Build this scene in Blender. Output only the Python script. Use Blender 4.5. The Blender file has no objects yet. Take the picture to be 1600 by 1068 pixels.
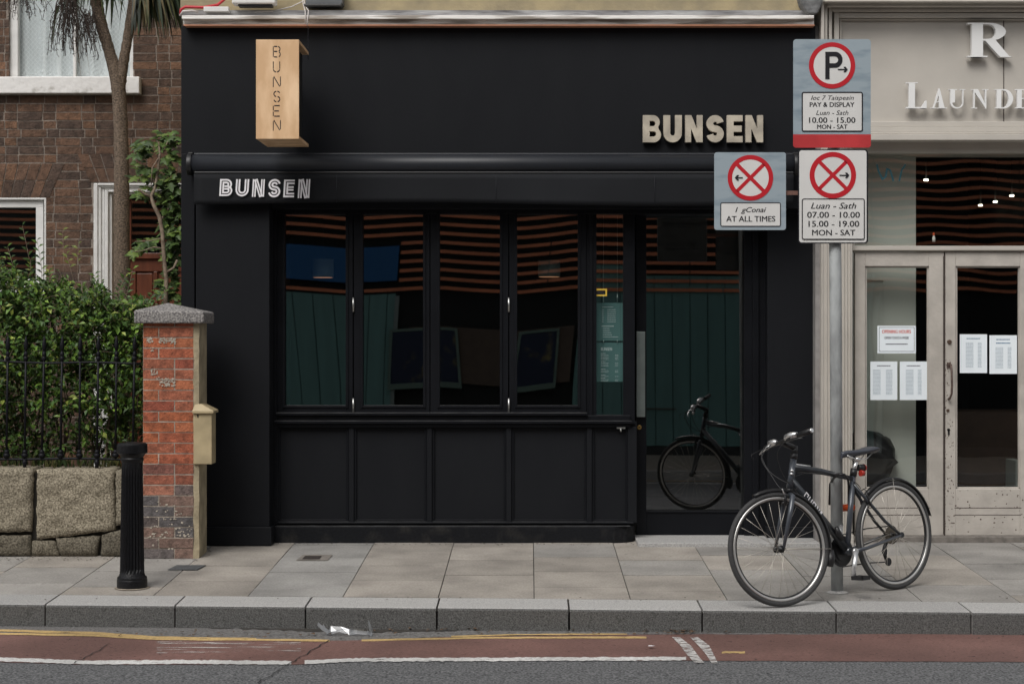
import bpy, math, random
from mathutils import Vector, Matrix, noise
from mathutils.geometry import tessellate_polygon
R=math.radians
random.seed(7)
sc=bpy.context.scene
C=sc.collection
# ---------------------------------------------------------------- camera, light
F=2800.0; D0=13.37; VX=828.0; HY=520.0; SL=92/2800; CH=2-SL*D0   # SL: cross-fall of the pavement towards the kerb
cam=bpy.data.cameras.new('camera'); cam.sensor_width=36; cam.lens=F/1600*36
cam.shift_x=(800-VX)/1600; cam.shift_y=-(534-HY)/1600; cam.clip_end=2000; cam.clip_start=.1
cam.dof.use_dof=True; cam.dof.focus_distance=11.6; cam.dof.aperture_fstop=4.5
co=bpy.data.objects.new('camera',cam); C.objects.link(co)
co.location=(0,-D0,CH); co.rotation_euler=(R(90),0,0); sc.camera=co
SUN_EL=50; SUN_ROT=205
w=bpy.data.worlds.new('World'); sc.world=w; w.use_nodes=True
nt=w.node_tree; bg=nt.nodes['Background']
sky=nt.nodes.new('ShaderNodeTexSky'); sky.sky_type='NISHITA'; sky.sun_disc=False
sky.sun_elevation=R(SUN_EL); sky.sun_rotation=R(SUN_ROT); sky.dust_density=3; sky.air_density=1.2
hs=nt.nodes.new('ShaderNodeHueSaturation'); hs.inputs['Saturation'].default_value=.14
nt.links.new(sky.outputs[0],hs.inputs['Color']); nt.links.new(hs.outputs[0],bg.inputs[0])
bg.inputs[1].default_value=.11
sl=bpy.data.lights.new('sun','SUN'); sl.energy=1.5; sl.angle=R(32); sl.color=(1,.97,.93)
so=bpy.data.objects.new('sun',sl); C.objects.link(so)
so.rotation_euler=Vector((-.30,-.66,.86)).to_track_quat('Z','Y').to_euler()
sc.view_settings.view_transform='Standard'; sc.view_settings.look='None'
sc.view_settings.gamma=1; sc.view_settings.exposure=.24
# ---------------------------------------------------------------- helpers
def X(px,d): return (px-VX)*d/F
def Z(py,d): return CH-(py-HY)*d/F
def Yd(d): return d-D0
def G(y):
    if y>=0: return 0
    if y>-4.4: return SL*y
    return SL*-4.4+(max(y,-12)+4.4)*.04
GZ0=2.0   # camera height above the pavement plane extended under it
def W(px,py,d): return Vector((X(px,d),Yd(d),Z(py,d)))
class MB:
    def __init__(s): s.v=[]; s.f=[]; s.c=[]; s.sm=[]
    def face(s,idx,col=None,smooth=False): s.f.append(idx); s.c.append(col or (1,1,1)); s.sm.append(smooth)
    def add(s,vs,fs,col=None,smooth=False):
        b=len(s.v); s.v.extend([tuple(v) for v in vs])
        for f in fs: s.face([b+i for i in f],col,smooth)
    def box(s,x0,x1,y0,y1,z0,z1,col=None,j=0):
        if x0>x1:x0,x1=x1,x0
        if y0>y1:y0,y1=y1,y0
        if z0>z1:z0,z1=z1,z0
        vs=[(x,y,z) for z in(z0,z1) for y in(y0,y1) for x in(x0,x1)]
        if j: vs=[tuple(a+random.uniform(-j,j) for a in v) for v in vs]
        s.add(vs,[(0,2,3,1),(4,5,7,6),(0,1,5,4),(2,6,7,3),(0,4,6,2),(1,3,7,5)],col)
    def pbox(s,x0,y0,x1,y1,d0,th=.05,col=None,j=0):
        s.box(X(x0,d0),X(x1,d0),Yd(d0),Yd(d0)+th,Z(y1,d0),Z(y0,d0),col,j)
    def tube(s,pts,rs,n=8,col=None,caps=True,close=False):
        pts=[Vector(p) for p in pts]
        if not isinstance(rs,(list,tuple)): rs=[rs]*len(pts)
        N=len(pts); b=len(s.v); prev=None
        for i,p in enumerate(pts):
            if close: t=pts[(i+1)%N]-pts[i-1]
            else: t=pts[min(i+1,N-1)]-pts[max(i-1,0)]
            t.normalize()
            if prev is None:
                a=Vector((0,0,1)) if abs(t.z)<.9 else Vector((1,0,0))
                u=t.cross(a).normalized()
            else:
                u=prev-t*prev.dot(t)
                if u.length<1e-6: u=t.cross(Vector((0,0,1)))
                u.normalize()
            prev=u; v=t.cross(u)
            for k in range(n):
                a=2*math.pi*k/n
                q=p+(u*math.cos(a)+v*math.sin(a))*rs[i]; s.v.append(tuple(q))
        M=N if close else N-1
        for i in range(M):
            i2=(i+1)%N
            for k in range(n):
                k2=(k+1)%n
                s.face([b+i*n+k,b+i*n+k2,b+i2*n+k2,b+i2*n+k],col,True)
        if caps and not close:
            s.face([b+k for k in range(n)][::-1],col); s.face([b+(N-1)*n+k for k in range(n)],col)
    def lathe(s,prof,org,n=24,col=None,flute=None,smooth=True):
        b=len(s.v); o=Vector(org)
        for r,z in prof:
            for k in range(n):
                a=2*math.pi*k/n
                rr=r
                if flute and flute[0]<z<flute[1] and k%2: rr=r*flute[2]
                s.v.append((o.x+rr*math.cos(a),o.y+rr*math.sin(a),o.z+z))
        for i in range(len(prof)-1):
            for k in range(n):
                k2=(k+1)%n
                s.face([b+i*n+k,b+i*n+k2,b+(i+1)*n+k2,b+(i+1)*n+k],col,smooth)
        s.face([b+k for k in range(n)][::-1],col); s.face([b+(len(prof)-1)*n+k for k in range(n)],col)
    def prism(s,contours,fn,depth,col=None):
        """contours in 2D (first outer, rest holes); fn(x,z,t)->3D, t 0 front..1 back"""
        flat=[p for c in contours for p in c]
        tris=tessellate_polygon([[Vector((p[0],p[1],0)) for p in c] for c in contours])
        b=len(s.v); n=len(flat)
        for p in flat: s.v.append(tuple(fn(p[0],p[1],0)))
        for p in flat: s.v.append(tuple(fn(p[0],p[1],depth)))
        for t in tris:
            s.face([b+i for i in t],col); s.face([b+n+i for i in t][::-1],col)
        o=0
        for c in contours:
            m=len(c)
            for i in range(m):
                i2=(i+1)%m
                s.face([b+o+i,b+o+i2,b+n+o+i2,b+n+o+i],col)
            o+=m
    def build(s,name,m,parent=None,bevel=0,seg=2,fix=True):
        me=bpy.data.meshes.new(name); me.from_pydata(s.v,[],s.f); me.update()
        me.polygons.foreach_set('use_smooth',s.sm)
        if any(c!=(1,1,1) for c in s.c):
            ca=me.color_attributes.new('Col','FLOAT_COLOR','CORNER'); arr=[]
            for p,c in zip(me.polygons,s.c): arr.extend((c[0],c[1],c[2],1)*p.loop_total)
            ca.data.foreach_set('color',arr)
        me.materials.append(m)
        if fix:
            import bmesh
            bm=bmesh.new(); bm.from_mesh(me); bmesh.ops.recalc_face_normals(bm,faces=bm.faces[:]); bm.to_mesh(me); bm.free()
        o=bpy.data.objects.new(name,me); C.objects.link(o)
        if parent: par(o,parent)
        if bevel:
            b=o.modifiers.new('b','BEVEL'); b.width=bevel; b.segments=seg; b.limit_method='ANGLE'; b.angle_limit=R(40); b.harden_normals=False
        return o
def par(o,p):
    o.parent=p
    m=Matrix.Identity(4); q=p
    while q: m=Matrix.Translation(q.location)@m; q=q.parent if q.parent and q.type=='EMPTY' else None
    o.matrix_parent_inverse=m.inverted() if p.type=='EMPTY' else Matrix.Identity(4)
def tag(o,label=None,cat=None,group=None,kind=None):
    if label:o['label']=label
    if cat:o['category']=cat
    if group:o['group']=group
    if kind:o['kind']=kind
    return o
def thing(name,label,cat,loc,group=None):
    o=bpy.data.objects.new(name,None); C.objects.link(o); o.location=loc; o.empty_display_size=.1
    return tag(o,label,cat,group)
def rnd(a,b): return random.uniform(a,b)
# ---------------------------------------------------------------- materials
def mat(name,col,rough=.6,metal=0,var=.0,vs=8,bump=0,bs=40,col2=None,attr=False,spec=.5,detail=6,coat=0,stretch=None,lo=.35,hi=.65,rv=0,grain=None):
    m=bpy.data.materials.new(name); m.use_nodes=True; n=m.node_tree; N=n.nodes; L=n.links
    p=N['Principled BSDF']; p.inputs['Roughness'].default_value=rough; p.inputs['Metallic'].default_value=metal
    p.inputs['Specular IOR Level'].default_value=spec; p.inputs['Coat Weight'].default_value=coat
    tc=N.new('ShaderNodeTexCoord'); src=tc.outputs['Object']
    if stretch:
        mp=N.new('ShaderNodeMapping'); mp.inputs['Scale'].default_value=stretch; L.new(src,mp.inputs[0]); src=mp.outputs[0]
    base=None
    if attr:
        a=N.new('ShaderNodeAttribute'); a.attribute_name='Col'; base=a.outputs['Color']
    if var or col2:
        t=N.new('ShaderNodeTexNoise'); t.inputs['Scale'].default_value=vs; t.inputs['Detail'].default_value=detail; L.new(src,t.inputs['Vector'])
        r=N.new('ShaderNodeValToRGB'); r.color_ramp.elements[0].position=lo; r.color_ramp.elements[1].position=hi
        c1=col; c2=col2 or tuple(c*(1-var) for c in col)
        r.color_ramp.elements[0].color=(*c2,1); r.color_ramp.elements[1].color=(*c1,1)
        L.new(t.outputs['Fac'],r.inputs[0]); cc=r.outputs[0]
        if rv:
            mr=N.new('ShaderNodeMapRange'); mr.inputs['To Min'].default_value=rough-rv; mr.inputs['To Max'].default_value=rough+rv
            L.new(t.outputs['Fac'],mr.inputs[0]); L.new(mr.outputs[0],p.inputs['Roughness'])
        if base:
            mx=N.new('ShaderNodeMix'); mx.data_type='RGBA'; mx.blend_type='MULTIPLY'; mx.inputs[0].default_value=1
            L.new(base,mx.inputs[6]); L.new(cc,mx.inputs[7]); cc=mx.outputs[2]
        L.new(cc,p.inputs['Base Color'])
    elif base: L.new(base,p.inputs['Base Color'])
    else: p.inputs['Base Color'].default_value=(*col,1)
    if bump:
        t2=N.new('ShaderNodeTexNoise'); t2.inputs['Scale'].default_value=bs; t2.inputs['Detail'].default_value=5; L.new(src,t2.inputs['Vector'])
        b=N.new('ShaderNodeBump'); b.inputs['Strength'].default_value=bump; b.inputs['Distance'].default_value=.01
        L.new(t2.outputs['Fac'],b.inputs['Height']); L.new(b.outputs[0],p.inputs['Normal'])
    if grain:
        t3=N.new('ShaderNodeTexNoise'); t3.inputs['Scale'].default_value=grain[0]; t3.inputs['Detail'].default_value=3; L.new(src,t3.inputs['Vector'])
        q=N.new('ShaderNodeMapRange'); q.inputs['From Min'].default_value=.3; q.inputs['From Max'].default_value=.7; q.inputs['To Min'].default_value=1-grain[1]; q.inputs['To Max'].default_value=1+grain[1]; L.new(t3.outputs['Fac'],q.inputs[0])
        vo=N.new('ShaderNodeTexVoronoi'); vo.inputs['Scale'].default_value=4.5; L.new(src,vo.inputs['Vector'])
        z2=N.new('ShaderNodeMapRange'); z2.inputs['From Min'].default_value=.05; z2.inputs['From Max'].default_value=.075; z2.inputs['To Min'].default_value=grain[2]; z2.inputs['To Max'].default_value=1; L.new(vo.outputs['Distance'],z2.inputs[0])
        mm=N.new('ShaderNodeMath'); mm.operation='MULTIPLY'; L.new(q.outputs[0],mm.inputs[0]); L.new(z2.outputs[0],mm.inputs[1])
        vm=N.new('ShaderNodeVectorMath'); vm.operation='SCALE'; lk0=p.inputs['Base Color'].links[0]; fs0=lk0.from_socket; L.new(fs0,vm.inputs[0]); L.new(mm.outputs[0],vm.inputs['Scale']); L.new(vm.outputs[0],p.inputs['Base Color'])
    return m
def emis(name,col,s):
    m=bpy.data.materials.new(name); m.use_nodes=True; p=m.node_tree.nodes['Principled BSDF']
    p.inputs['Base Color'].default_value=(*col,1); p.inputs['Emission Color'].default_value=(*col,1); p.inputs['Emission Strength'].default_value=s
    return m
def glass(name,tint,f0,rough=0):
    m=bpy.data.materials.new(name); m.use_nodes=True; n=m.node_tree; N=n.nodes; L=n.links
    N.remove(N['Principled BSDF']); out=N['Material Output']
    t=N.new('ShaderNodeBsdfTransparent'); t.inputs[0].default_value=(*tint,1)
    g=N.new('ShaderNodeBsdfGlossy'); g.inputs['Roughness'].default_value=rough; g.inputs[0].default_value=(1,1,1,1)
    mx=N.new('ShaderNodeMixShader'); fr=N.new('ShaderNodeFresnel'); fr.inputs[0].default_value=1.5
    ge=N.new('ShaderNodeNewGeometry'); mi=N.new('ShaderNodeMath'); mi.operation='MULTIPLY_ADD'; mi.inputs[1].default_value=-.8333; mi.inputs[2].default_value=1.5; L.new(ge.outputs['Backfacing'],mi.inputs[0]); L.new(mi.outputs[0],fr.inputs[0])   # same Fresnel from both sides of the sheet
    ma=N.new('ShaderNodeMath'); ma.operation='MULTIPLY_ADD'; ma.inputs[1].default_value=1; ma.inputs[2].default_value=f0; ma.use_clamp=True
    L.new(fr.outputs[0],ma.inputs[0]); L.new(ma.outputs[0],mx.inputs[0]); L.new(t.outputs[0],mx.inputs[1]); L.new(g.outputs[0],mx.inputs[2]); L.new(mx.outputs[0],out.inputs[0])
    return m
def worn(name,col,lo,hi,scale,rough=.7,stretch=None,bump=.3):
    """paint with worn-through gaps"""
    m=mat(name,col,rough,var=.34,vs=1.7,bump=bump,bs=150,grain=(65,.22,1),detail=8); n=m.node_tree; N=n.nodes; L=n.links
    p=N['Principled BSDF']; tc=N.new('ShaderNodeTexCoord'); t=N.new('ShaderNodeTexNoise'); t.inputs['Scale'].default_value=scale; t.inputs['Detail'].default_value=10; t.inputs['Roughness'].default_value=.7
    src=tc.outputs['Object']
    if stretch:
        mp=N.new('ShaderNodeMapping'); mp.inputs['Scale'].default_value=stretch; L.new(src,mp.inputs[0]); src=mp.outputs[0]
    L.new(src,t.inputs['Vector'])
    r=N.new('ShaderNodeMapRange'); r.inputs['From Min'].default_value=lo; r.inputs['From Max'].default_value=hi; L.new(t.outputs['Fac'],r.inputs[0])
    L.new(r.outputs[0],p.inputs['Alpha']); return m
M={}
M['black']=mat('black_paint',(.0082,.0090,.0112),.5,col2=(.0108,.0116,.0138),vs=2.2,bump=.07,bs=45,rv=.10,spec=.16,stretch=(1.5,1.5,.6))
M['plinth']=mat('scuffed_black_plinth',(.0085,.0092,.0110),.5,col2=(.024,.023,.022),vs=7,spec=.15,lo=.28,hi=.5,detail=10,grain=(60,.3,1))
M['ledgehi']=mat('black_ledge_highlight',(.050,.051,.053),.6,col2=(.02,.02,.022),vs=9,stretch=(1,1,3))  # paler black: light caught on the ledges, put into the colour
M['black2']=mat('black_joinery',(.0065,.0072,.0095),.42,var=.15,vs=4,bump=.08,bs=50,rv=.08,spec=.18)
M['awning']=mat('awning_fabric',(.010,.011,.0135),.8,spec=.25,var=.2,vs=2,bump=.25,bs=5)
M['cassette']=mat('black_metal',(.020,.022,.027),.42,spec=.35,var=.1,vs=3)
M['steel']=mat('steel',(.55,.55,.53),.35,1,var=.2,vs=30)
M['brush']=mat('brushed_plate',(.28,.32,.31),.4,.7,var=.15,vs=12)
M['brass']=mat('brass',(.55,.36,.12),.35,1)
M['ply']=mat('plywood',(.86,.60,.37),.5,col2=(.66,.42,.23),vs=3.2,bump=.05,bs=30,stretch=(3,3,1),lo=.4,hi=.68,detail=4)
M['plyedge']=mat('plywood_edge',(.40,.24,.12),.6,var=.4,vs=20)
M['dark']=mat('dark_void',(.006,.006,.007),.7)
M['conc']=mat('concrete_letter',(.55,.49,.39),.75,col2=(.36,.32,.26),vs=9,bump=.15,bs=60)
M['wpaint']=mat('white_print',(.8,.78,.8),.6)
M['cream']=mat('cream_paint',(.52,.485,.435),.5,var=.10,vs=3,bump=.08,bs=25,rv=.08)
M['creamo']=mat('cream_paint_door',(.50,.462,.415),.5,var=.18,vs=7,bump=.25,bs=45,rv=.08)
M['seam']=mat('seam_dark',(.05,.035,.03),.8)
M['wlet']=mat('white_letter',(.80,.80,.79),.5,var=.03,vs=3)
M['trim']=mat('weathered_white_trim',(.86,.83,.79),.6,col2=(.33,.29,.25),vs=7,bump=.3,bs=40,stretch=(.35,1,4),lo=.40,hi=.56)
M['lead']=mat('lead_flashing',(.12,.115,.12),.55,col2=(.42,.42,.42),vs=9,bump=.4,bs=30,stretch=(.5,1,3),lo=.3,hi=.75)
M['render']=mat('ochre_render',(.42,.34,.20),.85,col2=(.30,.25,.16),vs=5,bump=.4,bs=30)
M['copper']=mat('copper_edge',(.88,.42,.26),.4,var=.2,vs=5)
M['brick']=mat('brick',(1.08,1.08,1.08),.88,var=.5,vs=22,bump=.8,bs=55,attr=True,lo=.3,hi=.6,detail=10,grain=(120,.22,.6))
M['mortar']=mat('mortar',(.31,.26,.22),.95,var=.4,vs=20,bump=.5,bs=80)
M['mortarp']=mat('mortar_pale',(.42,.36,.30),.95,var=.4,vs=20,bump=.5,bs=80)
M['rendside']=mat('render_side',(.42,.35,.23),.9,var=.4,vs=9,bump=.6,bs=30)
M['granite']=mat('granite_rough',(.36,.32,.25),.9,col2=(.10,.085,.06),vs=85,bump=1,bs=60,attr=True,lo=.34,hi=.66,detail=4)
M['cap']=mat('cap_stone',(.34,.32,.30),.9,col2=(.08,.075,.08),vs=85,bump=.9,bs=70,lo=.36,hi=.62)
M['iron']=mat('iron_black',(.006,.006,.009),.5,spec=.22,var=.3,vs=25,bump=.25,bs=60)
M['bollard']=mat('bollard_black',(.006,.006,.0075),.42,spec=.3,var=.3,vs=30,bump=.25,bs=70)
M['box']=mat('beige_box',(.46,.37,.22),.5,var=.25,vs=8,bump=.05)
M['winwhite']=mat('white_gloss',(.78,.77,.75),.45,var=.12,vs=10,bump=.15,bs=25)
M['sill']=mat('white_sill',(.80,.78,.76),.6,col2=(.42,.40,.36),vs=9,bump=.6,bs=18,lo=.28,hi=.42)
M['brown']=mat('brown_door',(.15,.045,.022),.35,var=.35,vs=5,stretch=(6,6,.6),bump=.08,bs=20)
M['curtain']=mat('net_curtain',(.66,.70,.72),.9,var=.10,vs=6,stretch=(7,1,.8))
M['trunk']=mat('palm_bark',(.24,.175,.125),.9,col2=(.055,.04,.028),vs=70,bump=1.,bs=70,stretch=(1,1,1.6),lo=.35,hi=.65)
M['stem']=mat('stem_bark',(.27,.21,.15),.85,col2=(.14,.10,.07),vs=25,bump=.5,bs=60)
M['twig']=mat('dry_twig',(.05,.035,.028),.9)
def leafmat(name,rough=.42,trans=.15):
    m=mat(name,(1,1,1),rough,attr=True,var=.25,vs=30,spec=.3); p=m.node_tree.nodes['Principled BSDF']
    return m
M['leaf']=leafmat('hedge_leaf',.45); M['fig']=leafmat('fig_leaf',.5); M['frond']=leafmat('palm_frond',.45)
M['soil']=mat('soil',(.05,.04,.03),.95,var=.5,vs=20,bump=.8)
M['pave']=mat('paving',(1,1,1),.78,attr=True,var=.36,vs=2.6,bump=.4,bs=110,lo=.28,hi=.62,detail=14,grain=(75,.16,.72))
M['farpave']=mat('far_paving',(.36,.32,.27),.85,var=.2)
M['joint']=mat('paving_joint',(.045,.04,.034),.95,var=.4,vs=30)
M['kerb']=mat('granite_kerb',(.43,.42,.405),.8,col2=(.25,.245,.24),vs=120,bump=.35,bs=120,lo=.3,hi=.62)
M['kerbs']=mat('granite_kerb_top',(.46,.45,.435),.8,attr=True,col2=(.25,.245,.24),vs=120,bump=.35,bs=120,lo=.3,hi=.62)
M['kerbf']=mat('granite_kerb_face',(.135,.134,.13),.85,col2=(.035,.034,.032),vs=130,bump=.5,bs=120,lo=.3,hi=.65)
M['asphalt']=mat('asphalt',(.20,.202,.206),.85,col2=(.022,.023,.026),vs=75,bump=1,bs=75,lo=.32,hi=.68,detail=3)
M['gutter']=mat('gutter_tar',(.19,.185,.18),.9,col2=(.09,.085,.08),vs=60,bump=.6,bs=120)
M['red']=worn('red_lane',(.185,.098,.083),.30,.40,34); 
M['yellow']=worn('yellow_line',(.58,.40,.17),.33,.42,22,stretch=(.4,1,1))
M['white']=worn('white_line',(.66,.65,.63),.33,.40,26,stretch=(.4,1,1))
M['whitew']=worn('white_line_worn',(.60,.58,.56),.40,.52,14,stretch=(1,2.5,1))
M['whitev']=worn('white_scuffs',(.60,.57,.54),.55,.60,13,stretch=(.16,1.8,1))
M['crack']=mat('crack',(.02,.02,.02),.95)
M['glass']=glass('shop_glass',(.80,.90,.88),.18)
M['glassd']=glass('door_glass',(.80,.92,.90),.14)
M['glassc']=glass('clear_old_glass',(.97,.98,.97),.0)
M['glassl']=glass('old_glass',(.92,.94,.91),.11)
M['teal']=mat('teal_panel',(.15,.31,.295),.6,var=.15,vs=2,stretch=(4,1,.4))
M['tealb']=mat('teal_board',(.11,.20,.20),.6)
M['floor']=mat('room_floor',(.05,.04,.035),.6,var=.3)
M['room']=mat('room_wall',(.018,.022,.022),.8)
M['roomg']=mat('grey_partition',(.60,.62,.58),.7,var=.06,vs=2)
M['lamp']=emis('lamp_white',(1,.93,.75),9)
M['lampw']=emis('lamp_warm',(1,.45,.25),.35)
M['shade']=mat('lamp_shade',(.25,.29,.29),.7)
M['exit']=mat('exit_green',(.01,.05,.028),.5)
M['exitw']=mat('exit_white',(.25,.3,.27),.5)
M['signblue']=mat('sign_bluegrey',(.32,.38,.42),.38,col2=(.22,.28,.325),vs=5,stretch=(1,1,3.5),lo=.3,hi=.52,coat=.1)
M['signwhite']=mat('sign_white',(.70,.69,.67),.38,var=.06,vs=6)
M['signred']=mat('sign_red',(.50,.018,.028),.35)
M['redband']=mat('sign_red_band',(.55,.05,.055),.35,var=.3,vs=4)
M['signblack']=mat('sign_black',(.012,.012,.016),.4)
M['signback']=mat('sign_back_grey',(.12,.125,.13),.5,var=.2)
M['pole']=mat('galvanised_pole',(.44,.46,.46),.6,0,col2=(.27,.28,.285),vs=16,bump=.2,bs=50,lo=.3,hi=.6,stretch=(1,1,.35))
M['rust']=mat('rust_bracket',(.22,.11,.085),.7,var=.4,vs=30)
M['tyre']=mat('tyre',(.045,.045,.046),.75,var=.25,vs=60,bump=.3,bs=200)
M['rim']=mat('rim_alloy',(.62,.61,.59),.35,.8)
M['rimd']=mat('rim_dark',(.015,.015,.016),.4)
M['spoke']=mat('spoke_steel',(.60,.56,.50),.35,.6)
M['frame']=mat('frame_grey',(.030,.034,.040),.3,.2,coat=.4)
M['framel']=mat('fork_bluegrey',(.060,.068,.082),.3,.2,coat=.4)
M['bblack']=mat('bike_black',(.012,.012,.013),.45)
M['alloy']=mat('polished_alloy',(.72,.72,.72),.28,.85)
M['saddle']=mat('saddle_vinyl',(.05,.055,.07),.42,bump=.1,bs=60)
M['mud']=mat('mudguard_grey',(.30,.30,.30),.4,.3)
M['reflect']=mat('red_lens',(.36,.03,.02),.3)
M['lock']=mat('lock_orange',(.72,.10,.02),.4,var=.15)
M['paper']=mat('paper',(.82,.88,.92),.8,var=.03)
M['ink']=mat('ink_grey',(.32,.40,.46),.8)
M['inkd']=mat('ink_dark',(.06,.06,.08),.8)
M['inkr']=mat('ink_red',(.62,.12,.09),.8)
M['inkb']=mat('ink_blue',(.06,.16,.28),.8)
M['slat']=mat('timber_slat',(.72,.25,.12),.6,var=.2,vs=3)
M['oppdark']=mat('opposite_dark',(.012,.014,.014),.9)
M['oppwall']=mat('opposite_wall',(.12,.09,.07),.9,var=.2)
M['blue']=mat('blue_board',(.012,.11,.30),.6)
M['bag']=mat('black_plastic',(.012,.012,.013),.28,bump=.8,bs=9)
M['clear']=glass('clear_plastic',(.70,.72,.75),.22,.35)
M['graf']=mat('marker_teal',(.015,.10,.13),.6)
M['cable']=mat('cable_white',(.6,.56,.54),.5); M['redc']=mat('red_tape',(.5,.03,.04),.5)
# ---------------------------------------------------------------- setting
def sheet(name,x0,x1,y0,y1,z,m,kind='structure'):
    b=MB(); b.add([(x0,y0,z),(x1,y0,z),(x1,y1,z),(x0,y1,z)],[(0,1,2,3)])
    return tag(b.build(name,m,fix=False),kind=kind)
sheet('ground',-400,400,-400,400,-1.3,M['soil'])
KS=-.0445
def kback(x): return Yd(11.2+KS*(x+3.31))       # rear edge of the kerb
def kfront(x): return kback(x)-.33
RZ=-.134
# road: slightly wavy sheet
b=MB(); xs=[-30+i*1.0 for i in range(61)]
for x in xs: b.v+= [(x,y,G(y)+RZ) for y in(kback(x)-.1,-4.4,-12.05)]
for i in range(60):
    for k in(0,1): b.face([3*i+k,3*i+k+1,3*i+k+4,3*i+k+3])
tag(b.build('road',M['asphalt'],fix=False),kind='structure')
def roadstrip(name,pts0,pts1,z,m,xs=None):
    """pts: lists of (px,py) on the road; upper and lower edge"""
    b=MB(); 
    for (a,c),(e,f) in zip(pts0,pts1):
        for px,py in((a,c),(e,f)):
            d=(GZ0-RZ)*F/(py-428); b.v.append((X(px,d),Yd(d),G(Yd(d))+RZ+z))
    for i in range(len(pts0)-1): b.face([2*i,2*i+1,2*i+3,2*i+2])
    return tag(b.build(name,m,fix=False),kind='structure')
def interp(t,x):
    for (a,b_),(c,d) in zip(t,t[1:]):
        if a<=x<=c: return b_+(d-b_)*(x-a)/(c-a)
    return t[0][1] if x<t[0][0] else t[-1][1]
def strip(name,top,bot,x0,x1,z,m,step=20,jit=.35):
    n=max(2,int((x1-x0)/step)+1); A=[];B=[]
    for i in range(n):
        x=x0+(x1-x0)*i/(n-1)
        A.append((x,interp(top,x)+rnd(-jit,jit))); B.append((x,interp(bot,x)+rnd(-jit,jit)))
    return roadstrip(name,A,B,z,m)
RT=[(-700,983),(0,990),(130,992),(250,999),(400,1000),(540,1001),(700,995),(1000,991),(1300,991),(1600,989),(2400,985)]
RB=[(-700,1034),(0,1034),(130,1038),(470,1038),(560,1031),(1070,1032),(1600,1034),(2400,1034)]
strip('cycle_lane',RT,RB,-700,2400,.003,M['red'])
# gutter strip
GT=[(-700,960),(2400,960)]
strip('gutter',GT,[(x,y-.5) for x,y in RT],-700,2400,.0015,M['gutter'],12,1.2)
strip('gutter_grime_shade',[(-700,960),(2400,960)],[(-700,974),(0,975.5),(300,980),(420,984),(520,987),(640,987.5),(760,984),(1000,981.5),(1300,980.5),(1600,979),(2400,979)],-700,2400,.0035,M['joint'],7,1.3)  # dark strip at the kerb foot: dirt, plus the gap's shadow as colour
y1=[(-300,983),(0,985),(150,989),(250,996),(380,998),(515,999.5)]
strip('yellow_line',[(x,y-1.5) for x,y in y1],[(x,y+2) for x,y in y1],-300,400,.0045,M['yellow'])
y2=[(-300,988.5),(0,990),(150,993),(250,998.5),(400,999.5),(520,1001)]
strip('yellow_line',[(x,y-1.3) for x,y in y2],[(x,y+2) for x,y in y2],-300,515,.0055,M['yellow'])
y3=[(560,1001),(640,999),(760,996.5),(1015,996)]
strip('yellow_line',[(x,y-1.5) for x,y in y3],[(x,y+1.5) for x,y in y3],565,1010,.0045,M['yellow'])
y4=[(700,995),(800,992),(1010,991)]
strip('yellow_line',[(x,y-1) for x,y in y4],[(x,y+1) for x,y in y4],705,980,.0055,M['yellow'])
strip('yellow_line',[(1125,1018),(1165,1018)],[(1125,1021),(1165,1021)],1128,1164,.0045,M['yellow'],6,.7)
wt=[(-700,1028),(0,1027.5),(140,1032.5),(300,1031.5),(460,1033),(560,1028.5),(1085,1026.5)]
strip('white_line',wt,[(x,y+6) for x,y in wt],-700,455,.005,M['white'],5,.7)
strip('white_line',wt,[(x,y+5.5) for x,y in wt],476,1072,.005,M['white'],5,.7)
roadstrip('lane_chevron',[(1050,996),(1062,1008),(1074,1024),(1085,1036)],[(1062,996),(1080,1010),(1090,1024),(1100,1036)],.0065,M['whitew'])
roadstrip('lane_chevron',[(1078,996),(1092,1010),(1104,1024),(1112,1037)],[(1090,996),(1108,1009),(1114,1021),(1122,1037)],.0065,M['whitew'])
strip('road_marking',[(240,1000),(480,1001)],[(240,1022),(440,1018)],245,470,.005,M['whitev'],20,2)
# crack and tar seam across the road
def crack(pts,wd,name='road_crack',m='crack'):
    A=[];B=[]
    for i,(x,y) in enumerate(pts): A.append((x-wd*rnd(.5,1.2),y)); B.append((x+wd*rnd(.5,1.2),y))
    roadstrip(name,A,B,.0075,M[m])
cp=[]
for i in range(22):
    t=i/21; cp.append((515-115*t+rnd(-3,3),1001+68*t))
crack(cp,1.0)
cp=[(170+rnd(-3,3)-i*6,1008+i*3.2) for i in range(10)]; crack(cp,.9)
# kerb stones
kj=[-1600+206.5*i for i in range(24)]
kx=[X(63+206.5*i,10.75) for i in range(-12,20)]
kb=MB(); kt=MB()
for i in range(len(kx)-1):
    a,c=kx[i]+.006,kx[i+1]-.006; sh=.035*rnd(-.4,.4)
    o=rnd(-.003,.003)
    r=.02; kc=(rnd(.86,1.08),)*3
    # body with rounded arris profile: (offset from back edge, z)
    prof=[(0,0),( .31,0),(.322,-.004),(.33,-.014),(.335,-.30),(0,-.30)]
    vs=[]
    for x,skew in((a,0),(c,0)):
        for q,(yy,zz) in enumerate(prof):
            vs.append((x+(0.03*yy/.33 if 1 else 0)*(-1 if x<0 else 1)*0,kback(x)-yy+o,zz+o*.5+G(kback(x)-yy)))
    n=len(prof)
    kb.add(vs,[(j,(j+1)%n,n+(j+1)%n,n+j) for j in range(n)]+[tuple(range(n))[::-1],tuple(range(n,2*n))],kc)
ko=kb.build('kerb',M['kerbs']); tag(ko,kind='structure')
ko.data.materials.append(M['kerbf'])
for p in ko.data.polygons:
    if p.normal.y<-.6: p.material_index=1
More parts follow.
